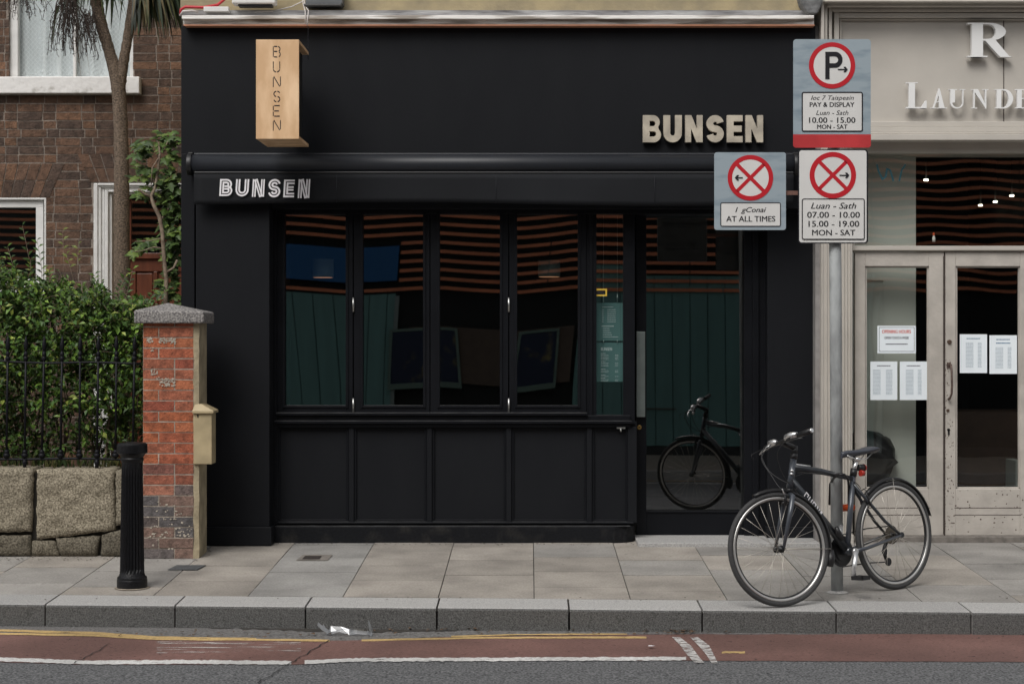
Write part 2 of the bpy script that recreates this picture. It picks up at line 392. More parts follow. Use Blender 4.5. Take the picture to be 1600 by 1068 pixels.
kx2=MB(); kx2.add([(x,y,G(y)-.02) for x,y in((-30,kback(-30)-.32),(30,kback(30)-.32),(30,kback(30)),(-30,kback(-30)))],[(0,1,2,3)]); tag(kx2.build('kerb_joint',M['joint'],fix=False),kind='structure')
# paving slabs
pv=MB(); 
grey=(.325,.308,.285); warm=(.35,.318,.28); cool=(.31,.30,.283)
random.seed(11)
for k in range(-26,24):
    xa=.026+.593*k+.003; xb=.026+.593*(k+1)-.003
    ya=(kback(xa)+kback(xb))/2+.006
    off=[.42,.3,.55,.3,.6,.25][k%6]
    rows=[0,off]; 
    while rows[-1]<4.5: rows.append(rows[-1]+[.60,.55,.6,.62][len(rows)%4])
    pxc=VX+(xa+.3)*236
    for r0,r1 in zip(rows,rows[1:]):
        t=random.random()
        base=grey
        if 540<pxc<1140: base=warm if t<.88 else grey
        elif 260<pxc<400 and r0==0: base=warm
        elif 400<pxc<540: base=cool
        elif t<.3: base=warm
        f=rnd(.86,1.1); col=tuple(c*f for c in base)
        y0=ya+r0+.0065; y1=ya+r1-.0065
        s0=kback(xa)-kback((xa+xb)/2); 
        z=rnd(-.002,.002)
        zz=lambda y:0
        v=[(xa,y0+(s0 if r0==0 else 0),z),(xb,y0-(s0 if r0==0 else 0),z+rnd(-.001,.001)),(xb,y1,z),(xa,y1,z)]
        v=[(q[0],q[1],q[2]+G(q[1])) for q in v]; v2=[(q[0],q[1],q[2]-.03) for q in v]
        pv.add(v+v2,[(0,1,2,3),(0,4,5,1),(1,5,6,2),(2,6,7,3),(3,7,4,0)],col)
tag(pv.build('pavement',M['pave'],fix=False),kind='structure')
b=MB(); b.add([(x,y,G(y)-.006) for x,y in((-16,kback(-16)+.001),(16,kback(16)+.001),(16,0),(-16,0),(16,3.2),(-16,3.2))],[(0,1,2,3),(3,2,4,5)]); tag(b.build('pavement_bed',M['joint'],fix=False),kind='structure')
# far side pavement
sheet('far_pavement',-30,30,-15.5,-12.1,-.452,M['farpave']); 
b=MB(); b.box(-30,30,-12.25,-12.0,-.8,-.449); tag(b.build('far_kerb',M['kerb']),kind='structure')
sheet('far_yellow_line',-30,30,-11.80,-11.72,G(-11.7)+RZ+.004,M['yellow']); sheet('far_white_line',-30,30,-10.95,-10.85,G(-10.9)+RZ+.012,M['white'])
def gpt(px,py,z=0):
    d=(GZ0-z)*F/(py-428); return Vector((X(px,d),Yd(d),G(Yd(d))+z))
def gquad(name,pts,z,m,label,cat):
    b=MB(); q=[gpt(x,y,0) for x,y in pts]
    b.add([(p.x,p.y,p.z+z) for p in q]+[(p.x,p.y,p.z+z-.004) for p in q],[(0,1,2,3),(0,4,5,1),(1,5,6,2),(2,6,7,3),(3,7,4,0)])
    return tag(b.build(name,m,fix=False),label,cat)
cover=mat('cover_dark',(.10,.105,.11),.7,var=.4,vs=30,bump=.4)
gquad('service_cover',[(262,890.5),(308,890.5),(322,883.5),(276,883.5)],.0065,cover,'dark grey rectangular service cover set in the paving before the brick pillar','service cover')
dg=thing('floor_drain','small brown drain grille in a square frame near the black shopfront','drain',gpt(489,872))
fr=MB(); q=[gpt(*p) for p in((462,876),(512,876),(520,867),(474,867))]
fr.add([(p.x,p.y,p.z+.0055) for p in q],[(0,1,2,3)]); fr.build('frame',mat('drain_frame',(.24,.215,.19),.8,var=.3,vs=20),dg,fix=False)
q=[gpt(*p) for p in((472,874.5),(499,874.5),(503,869.5),(477,869.5))]
g=MB(); g.add([(p.x,p.y,p.z+.009) for p in q],[(0,1,2,3)]); g.build('grille',mat('drain_grille',(.045,.035,.03),.8,var=.5,vs=60),dg,fix=False)
# ---------------------------------------------------------------- glyph helpers
def arc(cx,cy,rx,ry,a0,a1,n=12): return [(cx+rx*math.cos(R(a0+(a1-a0)*i/n)),cy+ry*math.sin(R(a0+(a1-a0)*i/n))) for i in range(n+1)]
def offs(path,o,closed=False):
    out=[];n=len(path)
    for i,p in enumerate(path):
        a=path[i-1] if (i>0 or closed) else None; c=path[(i+1)%n] if (i<n-1 or closed) else None
        def nm(p,q):
            dx,dy=q[0]-p[0],q[1]-p[1]; l=math.hypot(dx,dy) or 1e-9; return(-dy/l,dx/l)
        if a is None: m=nm(p,c)
        elif c is None: m=nm(a,p)
        else:
            n1=nm(a,p); n2=nm(p,c); mx,my=n1[0]+n2[0],n1[1]+n2[1]; l2=mx*mx+my*my
            k=min(2/l2,2.0) if l2>1e-6 else 1; m=(mx*k,my*k)
        out.append((p[0]+m[0]*o,p[1]+m[1]*o))
    return out
def ribbon(path,wd,o=0): return [offs(path,o+wd/2)+offs(path,o-wd/2)[::-1]]
def bold(ch,w_,t):
    """unit-height bold letter, width w_ and stroke t -> list of contour groups"""
    if ch=='N': return [[[(0,0),(0,1),(t*1.05,1),(w_-t,.50),(w_-t,1),(w_,1),(w_,0),(w_-t*1.05,0),(t,.50),(t,0)]]]
    if ch=='E': 
        h=t*.92; return [[[(0,0),(0,1),(w_,1),(w_,1-h),(t,1-h),(t,.5+h/2),(w_*.94,.5+h/2),(w_*.94,.5-h/2),(t,.5-h/2),(t,h),(w_,h),(w_,0)]]]
    if ch=='U':
        r=w_/2-t/2; p=[(t/2,1),(t/2,r+t/2)]+arc(w_/2,r+t/2,r,r,180,360,14)[1:]+[(w_-t/2,1)]; return [ribbon(p,t)]
    if ch=='S':
        r=w_/2-t/2; ry=(1-t)/4; cx=w_/2
        p=arc(cx,1-t/2-ry,r,ry,10,90,6)+arc(cx,1-t/2-ry,r,ry,90,250,12)[1:]
        p+=arc(cx,t/2+ry,r,ry,70,-90,12)+arc(cx,t/2+ry,r,ry,-90,-170,6)[1:]
        return [ribbon(p,t)]
    if ch=='B':
        rt=.26; rb=.275
        out=[(0,0),(0,1),(w_*.93-rt,1)]+arc(w_*.93-rt,1-rt,rt,rt,90,-40,10)[1:]+[(w_-.10,.525)]+arc(w_-rb,rb,rb,rb,45,-90,10)
        h1=[(t,1-t*.85),(t,.5+t*.38)]; h2=[(t,.5-t*.38),(t,t*.85)]
        r1=(.5-t*1.23)/2; r2=r1
        h1+=arc(w_*.93-rt+.0,.5+t*.38+r1,r1,r1,-90,90,8); h2+=arc(w_-rb+.0,t*.85+r2,r2,r2,-90,90,8)
        return [[out,h1[::-1],h2[::-1]]]
def text2d(s,bbox,fn,depth,mb,shear=0,bold_=0,spacing=1.0):
    """built-in font text fitted to bbox (x0,y0,x1,y1 in fn coordinates)"""
    c=bpy.data.curves.new('t','FONT'); c.body=s; c.size=1; c.shear=shear; c.offset=0; c.space_character=spacing; c.resolution_u=3; c.fill_mode='FRONT'
    o=bpy.data.objects.new('t',c); C.objects.link(o)
    dg_=bpy.context.evaluated_depsgraph_get(); me=o.evaluated_get(dg_).to_mesh()
    vs=[v.co.copy() for v in me.vertices]; fs=[tuple(p.vertices) for p in me.polygons]
    o.evaluated_get(dg_).to_mesh_clear(); bpy.data.objects.remove(o); bpy.data.curves.remove(c)
    if not vs: return
    xa=min(v.x for v in vs); xb=max(v.x for v in vs); ya=min(v.y for v in vs); yb=max(v.y for v in vs)
    x0,y0,x1,y1=bbox; b=len(mb.v)
    for v in vs: mb.v.append(tuple(fn(x0+(v.x-xa)/(xb-xa)*(x1-x0),y1+(v.y-ya)/(yb-ya)*(y0-y1),depth)))
    for f in fs: mb.face([b+i for i in f])
    if bold_>.009:
        b=len(mb.v); q=abs(x1-x0)*.0065
        for v in vs:
            p=Vector(fn(x0+(v.x-xa)/(xb-xa)*(x1-x0),y1+(v.y-ya)/(yb-ya)*(y0-y1),depth)); p.x+=(.0011 if bold_<.013 else .0018); p.y-=.0001; mb.v.append(tuple(p))
        for f in fs: mb.face([b+i for i in f])
def pxfn(d,dd=1):
    return lambda x,y,t: Vector((X(x,d),Yd(d)+t*dd,Z(y,d)))
# ---------------------------------------------------------------- black shopfront
bs=thing('black_shopfront','matt black painted restaurant front with dark folding windows and glass door','shopfront',(-.1,0,0))
b=MB()
b.pbox(283,40.5,1274,240,13.33,.5)
b.pbox(283,240,1274,326,13.345,.4)
b.build('fascia',M['black'],bs,.003)
b=MB(); b.pbox(283,240,304,850,13.28,.4); b.build('edge_strip',M['black'],bs,.004)
def pil(x0,x1,dp,base=850,y0=318,pl=823):
    b=MB(); b.pbox(x0,y0,x1,pl,dp,.5); b.pbox(x0-1,pl,x1+3,base+2,dp-.03,.53); b.build('pilaster',M['black'],bs,.004)
pil(306,421,13.22)
b=MB(); b.pbox(421,318,445,662,13.46,.3); b.pbox(412,300,432,822,13.40,.4); b.build('side_casing',M['black2'],bs,.003)
pil(1199,1274,13.5,846)
b=MB(); b.pbox(1163,318,1199,840,13.62,.3); b.pbox(1176,318,1186,840,13.6,.04); b.build('door_jamb',M['black2'],bs,.004)
# head over the windows
b=MB(); b.pbox(421,318,1274,334,13.42,.35); b.build('window_head',M['black2'],bs,.003)
# glazing posts and sash frames
ds=13.43
def pane(name_,x0,y0,x1,y1,d,m,a,parent):
    b=MB(); old=m.name=='old_glass'; nx,nz=(30,24) if old else (8,10); xa,xb,za,zb=X(x0,d),X(x1,d),Z(y1,d),Z(y0,d); xc=(xa+xb)/2; zc=(za+zb)/2
    for j in range(nz+1):
        for i in range(nx+1):
            x=xa+(xb-xa)*i/nx; z=za+(zb-za)*j/nz
            y=Yd(d)+a*(x-xc)*(z-zc)+abs(a)*.15*math.sin(x*9+z*2)*.12+(.00022*math.sin(x*8.5+z*1.5)*math.sin(z*5.5+x*2+.6) if old else 0)
            b.v.append((x,y,z))
    for j in range(nz):
        for i in range(nx): k=j*(nx+1)+i; b.face([k,k+1,k+nx+2,k+nx+1],None,True)
    return b.build(name_,m,parent,fix=False)
panes=[(445,540),(567,661),(687,781),(808,903)]; tw=[.0065,-.0035,.0045,-.0085]
sx=[(432,551.2),(552.8,671.4),(672.6,794.2),(795.8,916)]
for (x0,x1),(a,c),t in zip(panes,sx,tw):
    f=MB(); f.pbox(a,326,x0,645,ds,.06); f.pbox(x1,326,c,645,ds,.06); f.pbox(x0,326,x1,335,ds,.06); f.pbox(x0,633,x1,645,ds,.06)
    f.pbox(x0-4,331,x0,637,ds-.01,.01); f.pbox(x1,331,x1+4,637,ds-.01,.01); f.pbox(x0,633,x1,637,ds-.008,.008)
    sa=f.build('sash',M['black2'],bs,.002)
    pane('glass_pane',x0-1,334,x1+1,634,ds+.03,M['glass'],t,sa)
for hx in(552,795):
    for h0,h1 in((465,487),(622,644)):
        h=MB(); p=W(hx,h0,ds-.012); q=W(hx,h1,ds-.012); h.tube([p,q],.0085,10); h.build('hinge',M['steel'],bs)
# side light beside the door
f=MB(); f.pbox(916,320,932,655,13.44,.1); f.pbox(974,320,992,662,13.44,.1); f.pbox(932,651,974,656,13.44,.1); f.pbox(921,320,926,655,13.425,.02)
f.build('side_light_frame',M['black2'],bs,.003)
pane('side_glass',931,320,975,652,13.47,M['glass'],.001,bs)
# cill and stall riser
b=MB(); b.pbox(430,645,918,648.5,13.38,.1); b.pbox(430,648.5,985,657.5,13.41,.12); b.pbox(428,657.5,988,661.5,13.385,.1); b.pbox(430,661.5,985,667,13.41,.1); b.build('sill',M['black2'],bs,.003)
b=MB(); b.pbox(431,644.2,917,645.2,13.378,.09); b.pbox(429,656.7,987,657.7,13.383,.09); b.build('sill_highlight',M['ledgehi'],bs)  # thin pale strips painting the highlight along the sill edges
rz=[430,549,671,795,921,985]
b=MB(); b.pbox(421,658,995,818,13.46,.2)
for i,x in enumerate(rz): b.pbox(x-4 if i not in(0,) else x-9,667,x+4 if i!=5 else 995,816,13.43,.032)
b.pbox(426,815,990,818,13.425,.03)
b.build('stall_riser',M['black'],bs,.0035)
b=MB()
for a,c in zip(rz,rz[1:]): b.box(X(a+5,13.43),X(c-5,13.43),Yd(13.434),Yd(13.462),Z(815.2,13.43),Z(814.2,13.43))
b.box(X(432,13.43),X(984,13.43),Yd(13.374),Yd(13.42),Z(821.6,13.39),Z(820.9,13.39)); b.build('ledge_highlight',M['ledgehi'],bs)  # pale strips painting the highlight on panel and plinth ledges
for a,c in zip(rz,rz[1:]):
    b=MB(); x0,x1=a+4,c-4
    for r in((x0,667,x0+4,815),(x1-4,667,x1,815),(x0+4,811,x1-4,815),(x0+4,667,x1-4,670)): b.pbox(*r,13.445,.016)
    b.build('panel_moulding',M['black2'],bs,.003)
# plinth with rounded corner at door
pl=[]; d=13.37
pts=[(424,d),(960,d),(980,d+.03),(990,d+.08),(994,d+.16),(995,d+.4)]
b=MB()
def pw(px,d_): return ((px-VX)*13.37/F,Yd(d_))
P=[pw(*q) for q in pts]+[(pw(995,0)[0],Yd(13.9)),(pw(424,0)[0],Yd(13.9))]
z0,z1=-.03,Z(822,13.37)
n=len(P); b.add([(x,y,z0-.02) for x,y in P]+[(x,y,z1) for x,y in P],[(i,(i+1)%n,n+(i+1)%n,n+i) for i in range(n)]+[tuple(range(n))[::-1],tuple(range(n,2*n))])
b.build('plinth',M['plinth'],bs,.004)
# door
dd=13.66
dr=thing('d','','',(0,0,0)); bpy.data.objects.remove(dr)
dm=MB(); dm.pbox(994,318,1010,836,dd,.06); dm.pbox(1154+9,318,1170,836,dd,.06); dm.pbox(1010,800,1163,836,dd,.06); dm.pbox(1010,318,1163,335,dd,.06); dm.pbox(1010,797,1163,800.5,dd-.01,.01)
door=dm.build('door',M['black2'],bs,.003)
pane('door_glass',1009,334,1164,801,dd+.03,M['glassd'],.0006,door)
h=MB(); h.pbox(994.5,518,1008,651,dd-.055,.012); h.build('door_handle',M['brush'],door,.002)
h=MB(); c=W(999,667,dd-.004); 
h.tube([c,c+Vector((0,-.012,0))],.0165,20); h.build('lock',M['brass'],door,.001)
h=MB(); c=W(999,667,dd-.017); h.tube([c,c+Vector((0,-.002,0))],.006,10); h.build('keyhole',M['dark'],door)
b=MB(); b.pbox(964,667,977,669.5,13.41,.02); b.tube([W(970,669,13.40),W(970,674,13.395)],.006,8); b.build('latch',M['steel'],bs)
# granite threshold
b=MB(); p=[gpt(994,841),gpt(1274,841)]
b.box(X(994,13.37),X(1274,13.37),-.22,.5,-.02,.022); b.build('threshold',M['kerb'],bs,.006)
# interior room
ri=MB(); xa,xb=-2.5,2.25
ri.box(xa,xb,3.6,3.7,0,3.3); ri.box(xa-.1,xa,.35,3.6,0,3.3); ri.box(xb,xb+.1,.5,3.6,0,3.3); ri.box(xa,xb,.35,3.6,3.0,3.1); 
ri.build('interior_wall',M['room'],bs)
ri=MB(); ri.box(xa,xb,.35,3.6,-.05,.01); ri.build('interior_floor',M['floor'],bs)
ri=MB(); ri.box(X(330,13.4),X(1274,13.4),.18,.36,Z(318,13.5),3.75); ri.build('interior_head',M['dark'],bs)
def panelling(x0,x1,y,z0,z1,pitch,m,name='interior_panelling'):
    b=MB(); x=x0
    while x<x1-.01:
        e=min(x+pitch-.006,x1); b.box(x,e,y,y+.02,z0,z1); x+=pitch
    b.box(x0,x1,y+.012,y+.03,z0,z1)
    return b.build(name,m,bs)
dT=14.35
#panelling(X(430,dT),X(613,dT),Yd(dT),.02,Z(440,dT)+.05,.17,M['teal'])
#panelling(X(918,dT),X(1185,dT),Yd(dT),.35,Z(400,dT)+.3,.127,M['teal'])
# pendant lamps inside
for i,(px,y0,y1,wd,lab) in enumerate([(505,405,433,33,'grey cylinder pendant lamp behind the first dark window pane'),(858,407,432,35,'grey cylinder pendant lamp behind the fourth dark window pane')]):
    dl=14.2; t=thing('pendant_lamp',lab,'lamp',W(px,y1,dl),'pendant lamps inside the restaurant')
    b=MB(); c=W(px,y1,dl); r=wd/2*dl/F; hh=(y1-y0)*dl/F; b.lathe([(r,0),(r,hh),(r*.99,hh+.001)],c,24); b.build('lamp_shade',M['shade'],t)
    b=MB(); b.lathe([(r*.9,-.004),(r*.9,-.002)],c,24); b.build('bulb',M['lampw'],t)
    b=MB(); b.tube([c+Vector((0,0,hh)),Vector((c.x,c.y,3.0))],.004,6); b.build('cord',M['dark'],t)
# exit sign
ex=thing('exit_sign','small green exit sign with white arrow above the narrow side window','exit sign',W(953,330,13.62))
b=MB(); b.pbox(931,316,975,331,13.62,.03); b.build('panel',M['exit'],ex)
b=MB(); b.prism([[(959,318),(972,318),(965.5,325)]],pxfn(13.618),-.001); b.prism([[(932,318),(937,318),(941,321),(945,318),(945,328),(941,328),(939,324),(936,328),(932,327)]],pxfn(13.618),-.001); b.build('symbol',M['exitw'],ex)
# menu board on cables
mn=thing('menu_board','hanging teal menu board with rows of white print in the narrow window beside the door','menu board',W(953,597,13.56))
b=MB(); b.pbox(932,473,975,532,13.56,.006); b.pbox(932,535,975,596,13.56,.006); b.build('board',M['tealb'],mn)
b=MB()
for cx in(943,964.5): b.tube([W(cx,320,13.555),W(cx,471,13.555)],.0012,6); b.tube([W(cx,459,13.55),W(cx,472,13.55)],.004,6); b.tube([W(cx,531,13.55),W(cx,536,13.55)],.004,6)
b.build('cable',M['steel'],mn)
b=MB(); fn=pxfn(13.558)
def dash(b,x0,x1,y,h=.8,m=None):
    x=x0
    while x<x1:
        e=min(x+rnd(1.4,4),x1); b.add([fn(x,y,0),fn(e,y,0),fn(e,y+h,0),fn(x,y+h,0)],[(0,3,2,1)]); x=e+.5
dash(b,941,958,479,.9)
for i in range(7): y=483.2+i*3.15; dash(b,940.5,943.5,y,.8); dash(b,949,962,y,.8)
dash(b,940,959,508.6,1.3)
for i,e in enumerate((952,953,955,956,966)): dash(b,942,e,512.5+i*3.3,.8)
for g0,k in((551.5,4),(564,3),(576,2),(585,1),(590,2)):
    dash(b,939,946,g0,1)
    for i in range(k): dash(b,939,951,g0+2.4+i*2.3,.7); dash(b,961,966,g0+2.4+i*2.3,.7)
text2d('BUNSEN',(939,542.5,956,547.5),fn,0,b,bold_=.02)
b.build('print',M['wpaint'],mn,fix=False)
st=MB(); fs=pxfn(13.455)
for r in(((931.5,451),(948.5,451),(948.5,462.5),(931.5,462.5),(931.5,460),(946,460),(946,453.5),(931.5,453.5)),):
    st.prism([list(r)],fs,.001)
tag(st.build('window_sticker',mat('yellow_sticker',(.62,.42,.05),.5)),'yellow sticker with black bar stuck on the narrow window glass','sticker')
b=MB(); b.pbox(932,454.5,944,459,13.455,.001); o_=b.build('bar',M['signblack']); par(o_,bpy.data.objects['window_sticker'])
# trim above the fascia
tr=thing('cornice_gutter','weathered white gutter and copper edged flashing along the top of the black fascia','gutter',W(778,40,13.25))
b=MB(); b.pbox(284,24,1272,30,13.20,.14); b.pbox(286,30,1272,38.5,13.24,.1); b.build('trim',M['trim'],tr,.004)
b=MB(); b.pbox(287,38.6,1273,40.4,13.235,.09); b.build('copper_edge',M['copper'],tr,.001)
b=MB(); b.pbox(282,16,1272,24,13.3,.2,j=.003); b.build('flashing',M['lead'],tr)
uw=thing('upper_wall','ochre rendered upper wall above the black shop fascia','wall',(-.1,.1,3.6))
b=MB(); b.box(X(281,13.4),X(1276,13.4),Yd(13.42),1.6,Z(24,13.42),9); b.build('render',M['render'],uw)
b=MB(); b.box(X(283,13.4),X(1274,13.4),.46,6,-.1,.0); 
b=MB(); b.box(X(283,13.4)+.002,X(283,13.4)+.2,.5,8,-.1,9); b.build('side_wall',M['render'],uw)
# fittings on the upper wall
t=thing('flood_light','white floodlight fixed to the ochre wall above the wooden box sign','floodlight',W(393,10,13.3))
b=MB(); b.pbox(362,-22,430,6,13.2,.12); b.build('housing',M['winwhite'],t,.012,4)
b=MB(); b.pbox(372,6,425,10,13.22,.08); b.build('lens',M['signblack'],t,.004)
t=thing('cable_box','grey metal cable box on the ochre wall right of the floodlight','electrical box',W(505,8,13.3))
b=MB(); b.pbox(477,-25,535,6,13.28,.14); b.pbox(474,6,533,8,13.25,.16); b.build('box',M['signback'],t,.004)
t=thing('junction_box','small white junction box with red taped cable on the flashing','electrical box',W(337,18,13.28))
b=MB(); b.pbox(318,10.5,357,18,13.22,.06); b.build('box',M['winwhite'],t,.003)
b=MB(); b.tube([W(282,24,13.25),W(283,15,13.24),W(290,11,13.24),W(318,12,13.24),W(340,8,13.25),W(350,0,13.3),W(350,-10,13.3)],.011,8); b.build('red_cable',M['redc'],t)
b=MB(); b.tube([W(281,25,13.24),W(286,18,13.23),W(300,17,13.23),W(310,19,13.25)],.008,8); b.build('white_cable',M['cable'],t)
t=thing('white_cable','pair of thin white cables hanging down from the grey box to the wooden sign','cable',W(480,30,13.2))
b=MB(); b.tube([W(474,-5,13.3),W(477,10,13.3),W(482,17,13.2),W(480.5,30,13.18),W(480,40,13.18)],.004,6)
b.tube([W(472,-5,13.3),W(474,8,13.3),W(477,18,13.19),W(477,38,13.18)],.004,6); b.tube([W(474,2,13.3),W(455,11,13.35),W(425,18,13.3),W(398,19,13.3)],.004,6); b.build('strand',M['cable'],t)
# ---------------------------------------------------------------- roller awning
aw=thing('roller_awning','closed black roller awning with straight valance across the shopfront','awning',W(775,272,13.15))
xa,xb=X(297,13.1),X(1246,13.1)
def extr(prof,xa,xb,b,nseg=1,wav=None):
    n=len(prof); m0=len(b.v)
    for i in range(nseg+1):
        x=xa+(xb-xa)*i/nseg
        for y,z in prof:
            p=wav(x,y,z) if wav else (x,y,z); b.v.append(p)
    for i in range(nseg):
        for k in range(n): k2=(k+1)%n; b.face([m0+i*n+k,m0+i*n+k2,m0+(i+1)*n+k2,m0+(i+1)*n+k],None,True)
    b.face([m0+k for k in range(n)]); b.face([m0+nseg*n+k for k in range(n)][::-1])
b=MB(); cy=Yd(13.2); cz=Z(257,13.2); r=.072
extr([(cy+r*math.cos(R(a)),cz+r*math.sin(R(a))) for a in range(0,360,15)],xa,xb,b); b.build('roller_case',M['cassette'],aw)
b=MB(); b.box(xa,xb,Yd(13.23),Yd(13.33),Z(246,13.23)+.004,Z(239,13.23)); b.build('back_plate',M['cassette'],aw,.006)
b=MB(); 
for x in(xa,xb+.02): extr([(cy+(r+.008)*math.cos(R(a)),cz+(r+.008)*math.sin(R(a))) for a in range(0,360,15)],x-.035,x,b); b.box(x-.035,x,cy,Yd(13.33),Z(268,13.2),Z(238,13.2))
b.build('end_cap',M['bblack'],aw,.003)
b=MB(); 
def wv(x,y,z):
    s=(x-xa)/(xb-xa); zb=Z(272,13.12); t=(zb-z)/.21
    return (x,y-.012*t*math.sin(x*2.3+1)-.006*t*math.sin(x*6.1),z-.012*t*math.sin(x*1.7)-(.010*t*(s)))
zt,zb_=Z(272,13.12),Z(317.5,13.12)
nz=6; prof=[(Yd(13.12),zt-(zt-zb_)*i/nz) for i in range(nz+1)]+[(Yd(13.12)+.004,zt-(zt-zb_)*i/nz) for i in range(nz,-1,-1)]
xva=X(303,13.12); extr(prof,xva,X(1240,13.12),b,60,wv); b.build('valance',M['awning'],aw)
b=MB(); 
for px in(526,775,1023): p=W(px,273,13.114); q=W(px,317,13.112); b.tube([p,q],.0015,5)
b.build('seam',M['cassette'],aw)
b=MB(); b.box(xva,X(1240,13.12),Yd(13.13),Yd(13.2),zt+.002,zt+.02); b.build('front_rail',M['bblack'],aw,.004)
# inline logo on valance
lg=MB(); dl=13.10
H=27.5
def lp(ch,w_):
    t=.27
    c=t/2
    if ch=='B': return [[(c,.5),(c,1-c)]+arc(w_-c-.23,1-c-.183,.19,.183,90,-90,8)+[(c+.14,.5)],[(c+.14,.5)]+arc(w_-c-.20,c+.183,.20,.183,90,-90,8)+[(c,c),(c,.5)]]
    if ch=='U': r=w_/2-c; return [[(c,1),(c,r+c)]+arc(w_/2,r+c,r,r,180,360,12)[1:]+[(w_-c,1)]]
    if ch=='N': return [[(c,0),(c,1)],[(c+.06,1),(w_-c-.06,0)],[(w_-c,0),(w_-c,1)]]
    if ch=='E': return [[(w_,1-c),(c,1-c),(c,c),(w_,c)],[(c*2,.5),(w_*.92,.5)]]
    if ch=='S':
        r=w_/2-c; ry=(1-2*c)/4; cx=w_/2
        return [arc(cx,1-c-ry,r,ry,10,90,6)+arc(cx,1-c-ry,r,ry,90,250,10)[1:]+arc(cx,c+ry,r,ry,70,-90,10)+arc(cx,c+ry,r,ry,-90,-170,6)[1:]]
for ch,x0,x1,y0,y1 in[('B',343,363.5,279.5,306.5),('U',368,389,280,307),('N',393.5,414,280,307.5),('S',419,438.5,279.5,308.5),('E',443,460,280.5,308.5),('N',465,485,280,309.5)]:
    hh=y1-y0; w_=(x1-x0)/hh; k=0
    for path in lp(ch,w_):
        for o in(-.078,0.078):
            k+=1
            rb=ribbon(path,.08 if ch=='N' else .098,o*(.82 if ch=='N' else 1))
            lg.prism(rb,lambda x,y,t,k=k:W(x0+x*hh+(y-.5)*1.6,y1-y*hh,dl-.0003*k)+Vector((0,t,0)),.0008)
lg.build('logo',M['wpaint'],aw)
# ---------------------------------------------------------------- letters on fascia
ls=thing('letter_sign','row of stone coloured raised block letters reading BUNSEN on the black fascia','sign',W(1100,223,13.3))
dl=13.27
for ch,x0,x1 in[('B',1004.5,1033),('U',1036.8,1065.5),('N',1070.8,1098),('S',1104,1131),('E',1135.8,1160.5),('N',1165,1192.5)]:
    b=MB(); y0,y1=180,222.5; hh=y1-y0
    for g in bold(ch,(x1-x0)/hh,.215 if ch=='N' else .25):
        b.prism(g,lambda x,y,t:Vector((X(x0+x*hh,dl),Yd(dl)+t,Z(y1-y*hh,dl))),.045)
    b.build('letter',M['conc'],ls,.0015)
# ---------------------------------------------------------------- wooden box sign
ws=thing('box_sign','pale plywood box sign hanging out from the black fascia with stencilled BUNSEN down its front','sign',W(434,217,12.5))
dF=12.5; x0,x1,z0,z1=X(400,dF),X(467,dF),Z(217,dF),Z(62,dF); ya=Yd(dF); yb=Yd(13.05); t_=.022
def stencil(ch):
    if ch=='B': return [[(0,0),(0,1)],[(.12,1),(.55,1)],[(.68,.98)]+arc(.6,.76,.34,.24,60,-60,8),[(.12,.52),(.55,.52)],arc(.6,.26,.38,.26,62,-62,8),[(.12,0),(.55,0)]]
    if ch=='U': return [[(0,1),(0,.3)],arc(.45,.3,.45,.3,190,262,6),arc(.45,.3,.45,.3,280,350,6),[(.9,.3),(.9,1)]]
    if ch=='N': return [[(0,0),(0,.9)],[(.07,1),(.9,.05)],[(1,.12),(1,1)]]
    if ch=='S': return [arc(.5,.75,.42,.25,20,80,5),arc(.5,.75,.42,.25,100,255,8),arc(.5,.25,.42,.25,75,-75,8),arc(.5,.25,.42,.25,-100,-165,5)]
    if ch=='E': return [[(0,0),(0,.44)],[(0,.54),(0,1)],[(.14,1),(.9,1)],[(.14,.5),(.8,.5)],[(.14,0),(.9,0)]]
b=MB(); b.box(x0,x1,ya,ya+t_,z0,z1); b.build('front_board',M['ply'],ws,.001)
b=MB(); b.box(x0,x1,ya+t_+.001,yb,z0,z0+t_); b.build('bottom_board',M['ply'],ws,.001)
b=MB(); b.box(x0,x1,ya+t_+.001,yb,z1-t_,z1); b.build('top_board',M['ply'],ws,.001)
b=MB(); b.box(x0+.02,x1-.045,ya+t_+.002,yb-.01,z0+t_+.001,z1-t_-.001); b.build('light_box',M['dark'],ws)
b=MB(); b.box((x0+x1)/2-.02,(x0+x1)/2+.02,yb-.3,Yd(13.33),z0+.5,z0+.54); b.box((x0+x1)/2-.02,(x0+x1)/2+.02,yb-.3,Yd(13.33),z0+.1,z0+.14); b.build('bracket',M['bblack'],ws)
b=MB()
for ch,yc in zip('BUNSEN',(81,104.5,128,151,173.5,196)):
    for path in stencil(ch):
        b.prism(ribbon(path,.115),lambda x,y,t:Vector((X(427+x*11.2,dF),ya-.0008+t*.0006,Z(yc+8.2-y*16.4,dF))),.5)
b.build('stencil_lettering',M['signblack'],ws)
ch_=thing('sign_chain','thin dark chain holding the plywood box sign below the gutter','chain',W(482,90,13.1))
b=MB(); n=22
for i in range(n):
    p=W(481.5+rnd(-.6,.6),42+i*2.3,13.12); 
    q=p+Vector((rnd(-.004,.004),rnd(-.004,.004),-.014)); b.tube([p,q],.004,6)
b.build('link_run',M['iron'],ch_)
